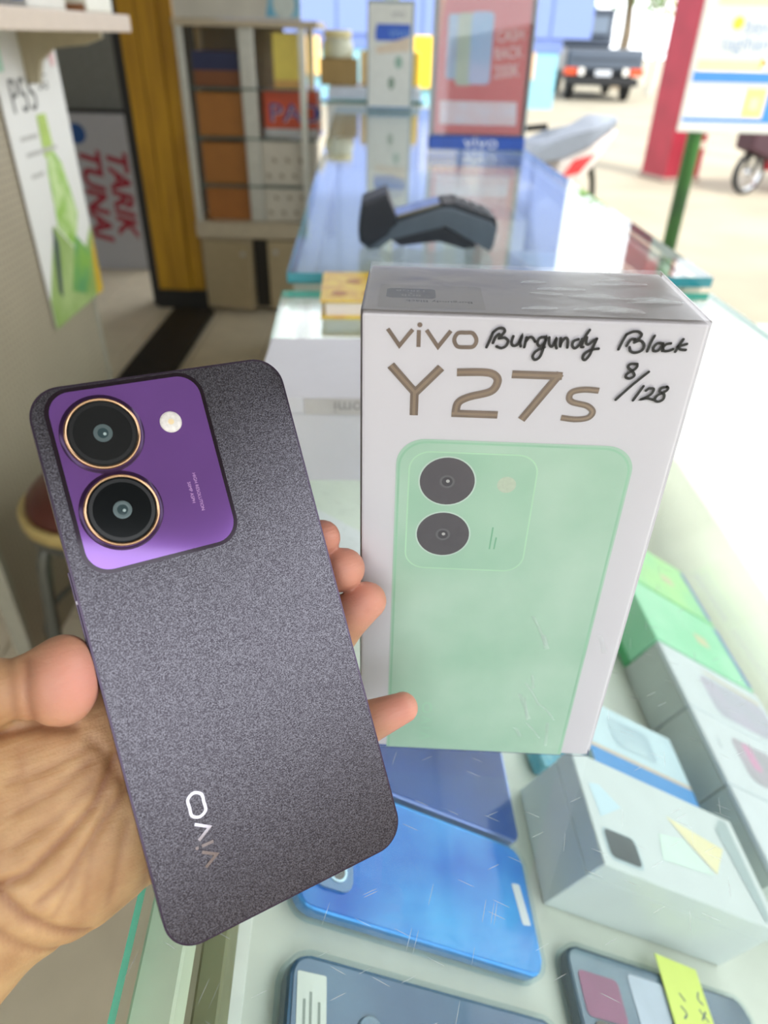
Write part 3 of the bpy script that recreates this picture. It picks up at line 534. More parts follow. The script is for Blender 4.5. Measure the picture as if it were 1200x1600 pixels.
def slabphone(t, L, Wd, th, frame, back, r=9, case=None):
    l, w, h = L*S/1000, Wd*S/1000, th*S/1000
    O('body', prism(rrect(l, w, r/1000, 6), .0016 if case else 0, h-.0004, .0012, 2), frame, t, smooth=False)
    O('back_panel', prism(rrect(l-.003, w-.003, (r-1.5)/1000, 6), h-.0004, h, .0001, 1), back, t)
    if case:
        sh = prism(rrect(l+.004, w+.004, (r+2)/1000, 6), 0, h+.0006, .001, 2)
        sh2 = [f for f in sh.faces if f.normal.z > .95]; bmesh.ops.delete(sh, geom=sh2, context='FACES'); O('clear_case', sh, case, t)
    return h
cse = GLASS('soft_case', (.86, .93, .95), rough=.12, haze=.07)
PG = 'used phones lying on the sloping board'
# bright blue
t = item('smartphone', 'bright blue smartphone in a clear case on the sloping board', 'phone', 104, 210, PG)
m_bb = M('blue_back', '#1266cc', .15, coat=.2, spec=.3, col2='#4aa6ee', scale=14, var=.2)
h = slabphone(t, 159, 75, 9, M('blue_frame', '#3d93dc', .2, metal=.4), m_bb, 9, cse)
cm = O('camera_module', prism(rrect(.022, .036, .006, 5), h, h+.0015, .0005), M('blue_module', '#2f6ea6', .15, coat=1), t, T3(-.056, -.006, 0))
for y in (-.009, .006): 
    ln_ = O('lens', lathe([(0, .0019), (.0042, .0019), (.005, .0015), (.0052, h*0)], 20), M('lens_black', '#10161c', .08, coat=1), cm, T3(-.002 if y > 0 else .002, y, h))
    O('lens_ring', lathe([(.0042, .002), (.0054, .0021), (.0056, .0014)], 20), M('lens_silver', '#9fb6c4', .2, metal=.8), cm, T3(-.002 if y > 0 else .002, y, h))
O('print_strip', flat(rrect(.006, .022, .001, 3)), M('strip_white', '#d8dde2', .4), t, T3(.066, .001, h+.0002, 0, 0, 8))
# dark blue
t = item('smartphone', 'dark blue glossy smartphone beside the white box, partly hidden by the retail box', 'phone', 105, 290, PG)
slabphone(t, 160, 76, 9, M('dkblue_frame', '#7f93d0', .2, metal=.6), M('dkblue_back', '#0d2c74', .15, coat=.2, spec=.3, col2='#17469a', scale=10), 6)
# navy with fingerprint
t = item('smartphone', 'navy smartphone in a clear case with a paper label, lowest in the picture', 'phone', 104, 113, PG)
h = slabphone(t, 161, 77, 10, M('navy_frame', '#1d4a68', .25, metal=.3), M('navy_back', '#2f527c', .12, coat=.4, col2='#5f809c', scale=9), 9, cse)
O('paper_label', flat(rrect(.014, .05, .0008, 3)), M('paper_label', '#dfe6e0', .6), t, T3(-.064, .004, h+.0002, 0, 0, 2))
for k, (x, w) in enumerate(((-.0675, .03), (-.0645, .036), (-.0605, .03))): O('label_print', flat(rrect(.0012, w, .0002, 2)), M('label_grey', '#98a39c', .6), t, T3(x, .004, h+.0003, 0, 0, 2))
O('fingerprint_sensor', lathe([(0, .0002), (.0045, .0003), (.0055, .0012), (.0065, .0012), (.0068, 0)], 24), M('sensor_navy', '#5f7f9a', .15, coat=1), t, T3(-.036, .012, h), smooth=True)
# dark with sticky note
t = item('smartphone', 'dark slate smartphone with a yellow sticky note, beside the white box', 'phone', 286, 158, PG)
h = slabphone(t, 162, 78, 9, M('slate_frame', '#2c4a5c', .25, metal=.3), M('slate_back', '#3f5f7a', .12, coat=.4, col2='#688494', scale=11), 9, cse)
O('front_print', flat(rrect(.03, .022, .003, 3)), M('slate_pink', '#8f5577', .25), t, T3(-.055, .013, h+.0003)); O('front_print', flat(rrect(.03, .05, .003, 3)), M('slate_lilac', '#b9c6d8', .25), t, T3(-.015, .005, h+.0003))
O('camera_module', prism(rrect(.034, .02, .005, 5), h, h+.0012, .0004), M('slate_module', '#6b5a3c', .2, col2='#3c5468', scale=60), t, T3(-.05, -.009, 0))
sn = E('sticky_note', 'yellow sticky note with blue handwriting on the slate phone', 'note', bp(302, 164, 10.2, -3))
O('note', box(-.0175, .0175, -.04, .04, 0, .0006), M('note_yellow', '#e2f27c', .6, var=.02), sn)
bq = bm_new(); fl = lambda x, y, z: (x, y, z)
for pts in ([(.012, .026), (.010, .022), (.013, .020)], [(.008, .016), (.013, .011)], [(.013, .016), (.008, .011)], [(.008, .008), (.013, .006)], [(.010, .009), (.010, .004)], [(.013, .003), (.009, .0), (.012, -.003)], [(.013, -.010), (.009, -.013), (.012, -.016)],
            [(-.006, .021), (-.003, .018)], [(-.008, .014), (-.005, .011), (-.008, .008)], [(-.008, .004), (-.004, .002), (-.006, -.002)], [(-.002, -.006), (-.002, -.014)], [(-.008, -.010), (-.002, -.010)]):
    ribbon(bq, pts, .0011, fl, True, True, .0007)
O('handwriting', bq, M('note_ink', '#5d6d78', .6), sn)
# white box with cut-out
m_wc = M('white_box_card', '#d6e0e2', .35, var=.02)
def pbox(name, label, e0, d0, L, Wd, H, mat, side=None, group=None, seam=.72):
    """phone box: (e0, d0) is the upper near corner, long side runs down the slope"""
    t = E(name, label, 'box', bp(e0, d0, .3), group); l, w, h = L*S/1000, Wd*S/1000, H*S/1000
    O('base', box(0.0004, l-.0004, .0004, w-.0004, 0, h*seam, .0006, 1), side or mat, t); O('lid', box(0, l, 0, w, h*seam+.0003, h, .0008, 1), mat, t)
    return t, l, w, h
t, l, w, h = pbox('phone_box', 'white phone box printed with a dark camera square, biggest on the board', 204, 222, 166, 82, 55, m_wc)
q = S/1000
def pt(t, poly, c, z, col2=None, name='print', rough=.35): return O(name, flat([(x*q, y*q) for x, y in poly]), M('pp'+c, c, rough, var=.03, col2=col2, scale=18), t, T3(0, 0, z))
pt(t, rrect(31, 22, 5, 5, 22, 16), '#bcd0d8', h+.0002); pt(t, rrect(27, 19, 4, 5, 22, 16.5), '#35434a', h+.0004, '#55636a')
pt(t, [(82, 58), (137, 50), (116, 26), (96, 44)], '#f3edc4', h+.0003, '#f0e6b4'); pt(t, [(10, 34), (34, 48), (18, 60), (8, 58)], '#cbe6f3', h+.0002); pt(t, [(60, 20), (112, 24), (92, 44), (66, 40)], '#d9efe6', h+.0002)
pt(t, [(139, 66), (150, 78), (158, 78), (158, 4), (150, 4)], '#a9bcc0', h+.0003)
# cyan box
t, l, w, h = pbox('phone_box', 'pale cyan phone box with bright blue side between white boxes', 262, 318, 120, 84, 30, M('cyan_card', '#cfe8f2', .35, var=.03), M('blue_side', '#3f9ae4', .35))
pt(t, [(0.5, .5), (119, .5), (119, 30), (0.5, 30)], '#3f9ae4', h+.0002); pt(t, [(0, 30), (119, 30), (119, 34), (0, 34)], '#d8c8b8', h+.0003); pt(t, rrect(50, 30, 6, 5, 60, 58), '#a8c4d4', h+.0003, '#c8dfe8')
# teal sachet
t = E('charger_pack', 'small teal charger pack above the white box corner', 'pack', bp(238, 338, .3, 10)); O('pack', box(-.016, .016, -.011, .011, 0, .012, .002), M('teal_pack', '#2f9fc0', .3, col2='#8fd0d8', scale=60), t)
# grey boxes in a row
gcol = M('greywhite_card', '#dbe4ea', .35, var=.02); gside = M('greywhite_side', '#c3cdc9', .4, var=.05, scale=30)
for k, (d0, wd, lab) in enumerate(((440, 85, 'white phone box with lilac picture, next to the green boxes'), (355, 84, 'white phone box with pink picture, middle of the pale row'), (270, 84, 'white phone box at the near end of the pale row'))):
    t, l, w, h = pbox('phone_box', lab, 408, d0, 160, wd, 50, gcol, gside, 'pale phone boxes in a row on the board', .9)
    if k == 0: pt(t, rrect(104, 54, 10, 5, 100, 36), '#b9bccb', h+.0002, '#c4bcd2'); pt(t, [(56, 70), (70, 72), (150, 68), (150, 64)], '#d8c4a8', h+.0003)
    if k == 1: pt(t, rrect(104, 50, 10, 5, 96, 42), '#a9aab4', h+.0002, '#c0b4c4'); pt(t, rrect(14, 30, 5, 5, 66, 50), '#d79cc0', h+.0003); TEXT('lettering', 'vivo', .007, M('box_ink', '#8fa2ac', .4), t, T3(.018, .045, h+.0003, 0, 0, -90))
for k, (d0, c, c2, lab) in enumerate(((528, '#8fe3b4', '#a8ecc4', 'mint green phone box touching the pale row'), (638, '#b5ee9e', '#9fe6a8', 'lime green phone box furthest along the board'))):
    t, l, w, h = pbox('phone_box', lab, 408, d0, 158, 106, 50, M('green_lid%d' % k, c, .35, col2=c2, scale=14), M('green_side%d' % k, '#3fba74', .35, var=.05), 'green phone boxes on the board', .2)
    pt(t, rrect(22, 18, 5, 5, 100, 50), '#d8d8b0', h+.0002); pt(t, [(150, 4), (158, 4), (158, 100), (150, 100)], '#5f86c4', h+.0002)
t, l, w, h = pbox('phone_box', 'low white phone box on the board under the glass behind the held phone', 8, 395, 150, 84, 26, M('white_card', '#dedde2', .4))
t = E('red_card', 'small red card on the board behind the fingers', 'card', bp(96, 372, .3)); O('card', box(-.012, .012, -.008, .008, 0, .002, .0005, 1), M('red_card', '#d23a2a', .5), t)
# ================================================================== RETAIL BOX
BW, BH, BD = .09504, .1865, .04944
rb = E('retail_box', 'shrink-wrapped white phone box with green phone picture standing on the glass', 'box', Matrix.Translation((.0401, .1902, .92)) @ Euler((0, 0, R(-1.67))).to_matrix().to_4x4())
# local: front face in plane y=0 looking to -y, x centred, z up from the glass
m_rb = M('box_white', '#dedade', .38, var=.012, scale=12)
O('carton', box(-BW/2, BW/2, 0, BD, .0012, BH-.0008, .0008, 2), m_rb, rb)
def fb_(u, v, z=0.): return (u/1000-BW/2, -.00012-z/1000, BH-v/1000)
def fpoly(pts, z=0.): 
    b = bm_new(); b.faces.new([b.verts.new(fb_(x, y, z)) for x, y in pts]); return b
def frr(u, v, w, h, r, z, seg=8): return fpoly(rrect(w, h, r, seg, u, v), z)
m_gp = M('print_green', '#aed0b9', .3, col2='#c2dcc9', scale=26, var=.05)
gpn = O('picture_phone', fpoly([(10.8, 186), (84, 186)]+[(x, y) for x, y in rrect(73.2, 147, (1e-12, 1e-12, 9, 9), 8, 47.4, 112.5) if y < 100][::-1][::-1], .0), m_gp, rb) if False else None
pts = [(10.8, 185.9)]+[(10.8+9-9*math.cos(R(a)), 39.2+9-9*math.sin(R(a))) for a in range(0, 91, 10)]+[(84-9+9*math.sin(R(a)), 39.2+9-9*math.cos(R(a))) for a in range(0, 91, 10)]+[(84, 185.9)]
gpn = O('picture_phone', fpoly(pts, 0), m_gp, rb)
bq = bm_new(); ribbon(bq, [(p[0]*.975+1.18, (p[1]-39.2)*.99+40.2) for p in pts], .7, fb_, False, False, .05); O('picture_edge', bq, M('print_green_edge', '#a3cfb2', .3), gpn)
O('picture_module', frr(35, 66.3, 40, 45.5, 6.5, .06), M('print_green_mod', '#a8ceb5', .3, col2='#b9d8c2', scale=30), gpn)
bq = bm_new(); ro = rrect(40, 45.5, 6.5, 8, 35, 66.3); ribbon(bq, ro+[ro[0]], .5, fb_, False, False, .08); O('picture_module_edge', bq, M('print_green_line', '#bfe3c4', .3), gpn)
for u, v in ((27.2, 54), (27.2, 74.6)):
    O('picture_lens', fpoly(circ(9.2, 36, u, v), .1), M('print_pale_ring', '#cfe0d4', .3), gpn); O('picture_lens', fpoly(circ(8.7, 36, u, v), .14), M('print_lens', '#5d565c', .3, var=.06, scale=300), gpn)
    O('picture_lens', fpoly(circ(2.4, 20, u, v), .18), M('print_lens_mid', '#6f6a70', .3), gpn); O('picture_lens', fpoly(circ(1.7, 20, u, v), .2), M('print_lens_in', '#4a454b', .3), gpn); O('picture_lens', fpoly(circ(.6, 12, u+.2, v-.2), .22), M('print_glint', '#c9c6c4', .3), gpn)
O('picture_flash', fpoly(circ(3, 24, 46, 54.4), .1), M('print_flash', '#c9d3bf', .3, var=.04, scale=900), gpn)
bq = bm_new()
for u, v0, v1 in ((43.5, 71, 80), (45, 75, 80)): ribbon(bq, [(u, v0), (u-.3, v1)], .5, fb_, False, False, .1)
O('picture_small_print', bq, M('print_green_dim', '#86bd9a', .3), gpn)
m_lg = M('print_green_logo', '#b4dcc0', .3)
bq = bm_new(); ribbon(bq, [(25, 159), (26.5, 157.6), (28, 159), (28, 162), (26.5, 163.4), (25, 162), (25, 159)], .7, fb_, False, True, .1); ribbon(bq, [(24.5, 166), (28.6, 168), (24.5, 170)], .7, fb_, False, False, .1); ribbon(bq, [(25, 173), (28.6, 173)], .7, fb_, False, False, .1); ribbon(bq, [(24.5, 176), (28.6, 178), (24.5, 180)], .7, fb_, False, False, .1)
O('picture_logo', bq, m_lg, gpn)
foil = M('copper_foil', '#74655b', .35, metal=.35, col2='#877468', scale=60, stretch=(1, 1, .2))
HW = [[(35.0, 9.1), (35.7, 7.1), (36.4, 4.8)], [(36.4, 4.8), (37.6, 3.7), (38.9, 3.5), (39.6, 4.3), (38.9, 5.5), (38.2, 6.4), (39.7, 6.2), (40.8, 7.1), (40.4, 8.5), (39.2, 9.2), (37.8, 8.8)], [(36.7, 7.8), (37.2, 6.2), (38.1, 5.2)], [(42.1, 5.7), (41.8, 7.4), (42.4, 8.4), (43.6, 7.9), (44.5, 5.5), (44.2, 7.5), (44.5, 8.5)], [(45.8, 5.9), (45.5, 8.7)], [(45.7, 7.1), (46.5, 5.9), (47.4, 5.9), (48.3, 7.0)], [(50.8, 5.6), (49.4, 6.0), (49.0, 7.5), (49.9, 8.3), (50.9, 7.3), (51.2, 5.7), (50.8, 9.0), (50.2, 11.4), (49.0, 12.3), (48.2, 11.3), (49.0, 9.7), (51.1, 8.5)], [(52.0, 5.7), (52.3, 7.6), (53.2, 8.2), (54.0, 6.0), (54.0, 7.5), (54.5, 8.7)], [(55.2, 5.8), (55.4, 8.1), (55.6, 6.9), (56.4, 5.7), (57.2, 6.2), (57.4, 8.4)], [(60.1, 5.9), (58.9, 6.5), (58.7, 7.8), (59.6, 8.5), (60.7, 7.3), (61.1, 5.9)], [(62.7, 3.2), (61.9, 4.9), (61.2, 7.8), (61.8, 8.1)], [(62.3, 5.3), (62.4, 6.9), (63.1, 7.3), (64.1, 6.3), (65.1, 5.6)], [(65.1, 5.6), (64.6, 7.5), (64.0, 10.2), (63.0, 11.8), (62.2, 11.3), (62.6, 9.9), (64.2, 8.8), (66.1, 8.4)], [(71.6, 8.4), (72.2, 6.1), (72.9, 4.1)], [(72.9, 4.1), (74.4, 3.3), (75.9, 3.2), (77.0, 4.0), (76.4, 5.3), (75.4, 5.6)], [(73.6, 7.3), (74.4, 5.5), (75.6, 5.3)], [(75.5, 6.3), (77.0, 5.7), (78.3, 6.8), (78.1, 8.4), (76.4, 9.2), (75.0, 8.8), (74.5, 7.7)], [(80.6, 4.2), (80.0, 6.1), (79.6, 8.7)], [(83.4, 6.3), (81.9, 6.3), (81.1, 7.5), (81.3, 8.5), (82.6, 8.3), (83.5, 6.6), (83.7, 8.4)], [(85.5, 6.2), (84.3, 6.5), (83.7, 7.5), (84.2, 8.4), (85.5, 8.3), (86.5, 7.8)], [(88.6, 4.9), (88.0, 6.4), (87.3, 8.5)], [(89.9, 6.2), (87.6, 7.0)], [(87.6, 7.0), (88.6, 7.8), (90.0, 7.9)], [(77.7, 12.5), (75.8, 12.6), (75.4, 13.6), (76.8, 14.7), (77.6, 16.0), (76.5, 16.9), (75.3, 16.5), (75.6, 15.4), (77.0, 14.4), (77.8, 13.3), (77.6, 12.6)], [(81.4, 14.7), (77.7, 18.8), (73.9, 23.6)], [(80.9, 19.1), (79.9, 21.4), (78.9, 23.6)], [(81.9, 20.4), (82.8, 19.7), (84.0, 19.9), (83.7, 21.3), (82.4, 22.5), (81.1, 23.2), (82.7, 22.8), (84.7, 23.2)], [(87.6, 19.0), (86.1, 19.5), (85.9, 20.6), (87.3, 21.4), (87.4, 22.9), (86.2, 23.7), (85.0, 23.2), (85.5, 21.8), (87.4, 20.5), (88.0, 19.6), (87.6, 19.0)]]
Y27 = {'Y': ([[(8.3, 15.7), (15.5, 23.8)], [(22.8, 15.9), (15.7, 24.0)], [(15.5, 23.2), (15.6, 31.3)]], 2.5), '2': ([[(27.4, 17.2), (35.5, 16.9), (38.6, 17.9), (39.3, 20.0), (37.6, 22.8), (31.4, 24.8), (28.5, 26.8), (28.0, 30.3)], [(26.8, 30.2), (40.5, 30.2)]], 2.4), '7': ([[(43.2, 17.2), (57.6, 17.2)], [(56.9, 16.4), (47.7, 31.5)]], 2.4), 's': ([[(68.8, 21.3), (64.7, 21.1), (61.4, 21.9), (60.6, 23.7), (61.9, 25.2), (66.2, 26.2), (68.2, 28.0), (67.2, 30.0), (63.6, 30.7), (59.3, 30.3)]], 1.9)}
for k, (ps_, w) in Y27.items():
    bq = bm_new(); bi = bm_new()
    for j, p in enumerate(ps_): ribbon(bq, p, w, fb_, False, len(p) > 3, .06+.01*j); ribbon(bi, p, w*.36, fb_, False, len(p) > 3, .1+.01*j)
    gl_ = O('glyph', bq, foil, rb); O('glyph_inlay', bi, M('copper_inlay', '#94806f', .3, metal=.35), gl_)
for p in ([(7.2, 5.0), (10.6, 9.8), (14.2, 5.0)], [(15.9, 5.1), (16.0, 10.0)], [(18.0, 5.0), (21.5, 9.8), (24.8, 5.0)], [(29.0, 5.4), (30.9, 5.5), (32.1, 7.4), (31.4, 9.3), (29.2, 9.6), (26.9, 9.4), (25.9, 7.5), (26.8, 5.6), (29.0, 5.4)]):
    bq = bm_new(); ribbon(bq, p, 1.15, fb_, False, len(p) > 4, .06); O('glyph', bq, foil, rb)
O('glyph', fpoly(circ(.72, 16, 16.1, 3.6), .06), foil, rb)
# top sticker (upside down from here)
def tp(x, y, z=0.): return (x/1000, y/1000, BH-.0006+z/1000)
def tpoly(p, z): 
    b = bm_new(); b.faces.new([b.verts.new(tp(x, y, z)) for x, y in p]); return b
stk = O('sticker', tpoly(rrect(30.5, 22, .6, 3, -28.3, 16), .02), M('sticker_white', '#cfcbcb', .35, var=.01), rb)
O('sticker_panel', tpoly(rrect(14.5, 9.2, 1.6, 5, -34.2, 18.4), .08), M('sticker_dark', '#4f494a', .35), stk)
ms_ = M('sticker_pale', '#bdb8b6', .4); mk_ = M('sticker_ink', '#4a4546', .4)
for s_, y in (('8GB', 16.2), ('+', 18.4), ('128GB', 20.8)): TEXT('lettering', s_, .0022, ms_, stk, Matrix.Translation(tp(-34.2, y, .14)) @ T3(rz=180), xs=1.5)
TEXT('lettering', 'Burgundy Black', .0026, mk_, stk, Matrix.Translation(tp(-26, 11.2, .1)) @ T3(rz=180), xs=1.2)
# shrink wrap
sw = bpy.data.materials.new('shrink_film'); sw.use_nodes = True; nt = sw.node_tree; N = nt.nodes; L = nt.links; N.remove(N['Principled BSDF'])
t_ = N.new('ShaderNodeBsdfTransparent'); t_.inputs[0].default_value = (.97, .97, .975, 1); g_ = N.new('ShaderNodeBsdfGlossy'); g_.inputs['Roughness'].default_value = .2
f_ = N.new('ShaderNodeFresnel'); f_.inputs[0].default_value = 1.26; x_ = N.new('ShaderNodeMixShader'); tc = N.new('ShaderNodeTexCoord')
bumps = None
for sc, rot, st_ in ((55, (0, .5, 0), (1, 1, .12)), (70, (0, -.7, .3), (1, 1, .1)), (24, (0, .1, 0), (1, 1, 1))):
    mp = N.new('ShaderNodeMapping'); mp.inputs['Rotation'].default_value = rot; mp.inputs['Scale'].default_value = st_; L.new(tc.outputs['Object'], mp.inputs[0])
    n_ = N.new('ShaderNodeTexNoise'); n_.inputs['Scale'].default_value = sc; n_.inputs['Detail'].default_value = 2; n_.inputs['Distortion'].default_value = .6; L.new(mp.outputs[0], n_.inputs['Vector'])
    b_ = N.new('ShaderNodeBump'); b_.inputs['Strength'].default_value = .1; b_.inputs['Distance'].default_value = .0016; L.new(n_.outputs['Fac'], b_.inputs['Height'])
    if bumps: L.new(bumps, b_.inputs['Normal'])
    bumps = b_.outputs[0]
L.new(bumps, g_.inputs['Normal']); L.new(bumps, f_.inputs['Normal']); L.new(f_.outputs[0], x_.inputs[0]); L.new(t_.outputs[0], x_.inputs[1]); L.new(g_.outputs[0], x_.inputs[2]); L.new(x_.outputs[0], N['Material Output'].inputs[0])
wr = box(-BW/2-.0004, BW/2+.0004, -.0005, BD+.0004, .0003, BH+.0003, .0004, 2)
O('shrink_wrap', wr, sw, rb)
# creased film edges: small top and right folds, pale haze painted in as their highlights
m_fold = GLASS('film_fold', (.98, .98, .98), ior=1.04, rough=.3, haze=.16)
fo = bm_new(); rr = random.Random(5)
for k in range(13):
    y0 = rr.uniform(.004, .046); x0 = rr.uniform(-.005, .03); ln2 = rr.uniform(.008, .02); a = rr.uniform(-.1, .1)
    p = [(x0, y0, BH+.0007), (x0+ln2*.5, y0+ln2*.5*a, BH+.0007+rr.uniform(.0004, .0011)), (x0+ln2, y0+ln2*a, BH+.0007)]; w_ = rr.uniform(.0003, .0008)
    A = [fo.verts.new((q_[0], q_[1]-w_, BH+.0005)) for q_ in p]; B_ = [fo.verts.new(q_) for q_ in p]; C_ = [fo.verts.new((q_[0], q_[1]+w_, BH+.0005)) for q_ in p]
    for i in range(2): fo.faces.new((A[i], A[i+1], B_[i+1], B_[i])); fo.faces.new((B_[i], B_[i+1], C_[i+1], C_[i]))
for k in range(11):
    u0 = rr.uniform(64, 92); v0 = rr.uniform(120, 180); ln2 = rr.uniform(6, 16); a = rr.uniform(.7, 1.5); w_ = rr.uniform(.35, 1.0)
    p = [(u0, v0), (u0-ln2*.5*math.cos(a), v0-ln2*.5*math.sin(a)-.6), (u0-ln2*math.cos(a), v0-ln2*math.sin(a))]
    A = [fo.verts.new(fb_(x-w_, y, .55)) for x, y in p]; B_ = [fo.verts.new(fb_(x, y, .7+.35*(i == 1))) for i, (x, y) in enumerate(p)]; C_ = [fo.verts.new(fb_(x+w_, y, .55)) for x, y in p]
    for i in range(2): fo.faces.new((A[i], A[i+1], B_[i+1], B_[i])); fo.faces.new((B_[i], B_[i+1], C_[i+1], C_[i]))
tag(O('film_folds', fo, m_fold, rb), kind='stuff')
bq = bm_new()
for p in HW: ribbon(bq, p, .82, fb_, True, True, .75)
O('handwriting', bq, M('marker_black', '#181418', .35), rb)
#==HERO==
# ================================================================== HELD PHONE  (local mm; z=0 is its back, facing up to the viewer)
PS = .95/1000
PM = Matrix(((.86095, -.27889, .42543, -.04405), (.50715, .53569, -.67516, .14809), (-.0396, .79703, .60264, 1.02527), (0, 0, 0, 1)))
ph = E('smartphone', 'dark purple smartphone held in the hand with a glossy camera square', 'phone', PM)
def mm(b): b.transform(Matrix.Scale(PS, 4)); return b
m_fr = M('phone_frame', '#4a3f50', .22, metal=.75, var=.05)
m_pbk = bpy.data.materials.new('phone_back'); m_pbk.use_nodes = True; nt = m_pbk.node_tree; N = nt.nodes; L = nt.links; b = N['Principled BSDF']
tc = N.new('ShaderNodeTexCoord'); n1 = N.new('ShaderNodeTexNoise'); n1.inputs['Scale'].default_value = 3200; n1.inputs['Detail'].default_value = 2; L.new(tc.outputs['Object'], n1.inputs['Vector'])
r1 = N.new('ShaderNodeValToRGB'); r1.color_ramp.elements[0].position = .38; r1.color_ramp.elements[1].position = .66; r1.color_ramp.elements[0].color = lin('#38343b'); r1.color_ramp.elements[1].color = lin('#6e6c73'); L.new(n1.outputs['Fac'], r1.inputs[0]); L.new(r1.outputs[0], b.inputs['Base Color'])
b.inputs['Metallic'].default_value = .92; b.inputs['Roughness'].default_value = .24; b.inputs['Coat Weight'].default_value = .15; b.inputs['Coat Roughness'].default_value = .3
bp_ = N.new('ShaderNodeBump'); bp_.inputs['Strength'].default_value = .2; bp_.inputs['Distance'].default_value = .0002; L.new(n1.outputs['Fac'], bp_.inputs['Height']); L.new(bp_.outputs[0], b.inputs['Normal'])
O('frame', mm(prism(rrect(76.2, 164.1, 9.2, 12), -8.2, -.05, .9, 3)), m_fr, ph)
O('screen', mm(prism(rrect(74, 162, 8.5, 10), -8.35, -8.2)), M('screen_black', '#0b0b0d', .06, coat=1), ph)
bkp = O('back_panel', mm(prism(rrect(75, 162.9, 8.7, 12), -.06, .12, .08, 1)), m_pbk, ph)
cmo = O('camera_module', mm(prism(rrect(45.6, 54.4, 7.6, 10, -11.4, 53.7), .1, 1.3, .5, 3)), M('module_rim', '#2a1f2d', .15, metal=.6, coat=.5), ph)
O('module_glass', mm(prism(rrect(43.2, 52, 6.5, 10, -11.4, 53.7), 1.3, 1.42, .05, 1)), M('module_purple', '#8458ac', .1, metal=.6, var=.08, scale=25, coat=1), cmo)
gold = M('gold_ring', '#c9a27f', .2, metal=.9)
for cx, cy, dark in ((-20.4, 66.2, '#1e1f20'), (-20.6, 43.5, '#0b0f12')):
    le = O('lens', mm(lathe([(0, 2.75), (9.3, 2.75), (9.6, 2.5)], 48)), M('lens_'+dark, dark, .12, spec=.25), cmo, T3(cx*PS, cy*PS, 0))
    O('lens_ring', mm(lathe([(10.5, 1.4), (10.4, 2.5), (10.2, 2.85), (9.9, 2.9), (9.6, 2.65)], 48)), gold, le, smooth=True)
    O('lens_base', mm(lathe([(11.6, 1.42), (11.2, 1.75), (10.6, 1.9)], 48)), M('lens_base_plum', '#3a2348', .2, metal=.5), le, smooth=True)  # dark plum ring around the foot of each lens
    O('lens_mark', mm(lathe([(8.0, 2.77), (9.0, 2.77)], 48)), M('lens_band', '#18191b', .25), le)
    O('lens_iris', mm(lathe([(1.5, 2.79), (2.1, 2.8), (2.6, 2.79)], 28)), M('iris_grey', '#5c6a6c', .2, metal=.3), le)
    O('lens_eye', mm(lathe([(0, 2.82), (1.5, 2.79)], 24)), M('eye_teal', '#2c3f44', .05, coat=1), le)
    O('lens_glint', mm(lathe([(0, 2.84), (.45, 2.83)], 12)), M('eye_glint', '#9fb0b0', .1), le, T3(.0004, -.0003, 0))
fl_ = O('flash', mm(lathe([(0, 1.85), (2.6, 1.8), (3.2, 1.6), (3.25, 1.4)], 28)), M('flash_white', '#dcd6d0', .25, var=.1, scale=900), cmo, T3(-.7*PS, 66.3*PS, 0), smooth=True)
O('flash_chip', mm(lathe([(0, 1.9), (.9, 1.88)], 14)), M('flash_warm', '#e6cfa4', .3), fl_)
mti = M('module_ink', '#b78fbe', .3)
TEXT('lettering', 'HIGH RESOLUTION', 1.35*PS, mti, cmo, T3(1.9*PS, 44.0*PS, 1.47*PS) @ T3(rz=-90)); TEXT('lettering', '50MP ASPH', 1.35*PS, mti, cmo, T3(-.2*PS, 44.2*PS, 1.47*PS) @ T3(rz=-90))
# logo: reads towards the top of the phone
chrome = M('logo_chrome', '#bdb8c0', .08, metal=.95)
lg = lambda s, t, z: ((-21.4-t)*PS, (s-51.8)*PS, (.14+z)*PS)
for p in ([(-10.6, 1.9), (-8.4, -1.9), (-6.1, 1.9)], [(-4.5, 1.5), (-4.5, -1.9)], [(-2.6, 1.9), (-.2, -1.9), (2.2, 1.9)], [(7.2, 2.1), (9.6, 2.0), (10.8, 0), (9.6, -2.0), (7.2, -2.1), (4.8, -2.0), (3.7, 0), (4.8, 2.0), (7.2, 2.1)]):
    bq = bm_new(); ribbon(bq, p, .85, lg, False, len(p) > 4, .05)
    g = bmesh.ops.extrude_face_region(bq, geom=bq.faces[:]); bmesh.ops.translate(bq, verts=[v for v in g['geom'] if isinstance(v, bmesh.types.BMVert)], vec=(0, 0, .00015)); O('logo_glyph', bq, chrome, ph)
bq = bm_new(); bq.faces.new([bq.verts.new(lg(-4.5+.5*math.cos(a*.4488), 2.9+.5*math.sin(a*.4488), .1)) for a in range(14)]); O('logo_glyph', bq, chrome, ph)
O('side_button', mm(box(-38.6, -38.0, 4, 30, -5.6, -2.8, .25, 2)), m_fr, ph)
O('side_mark', mm(box(-38.5, -38.05, 20.5, 21.5, -2.4, -1.6)), M('mark_pale', '#cfc8d2', .3), ph)
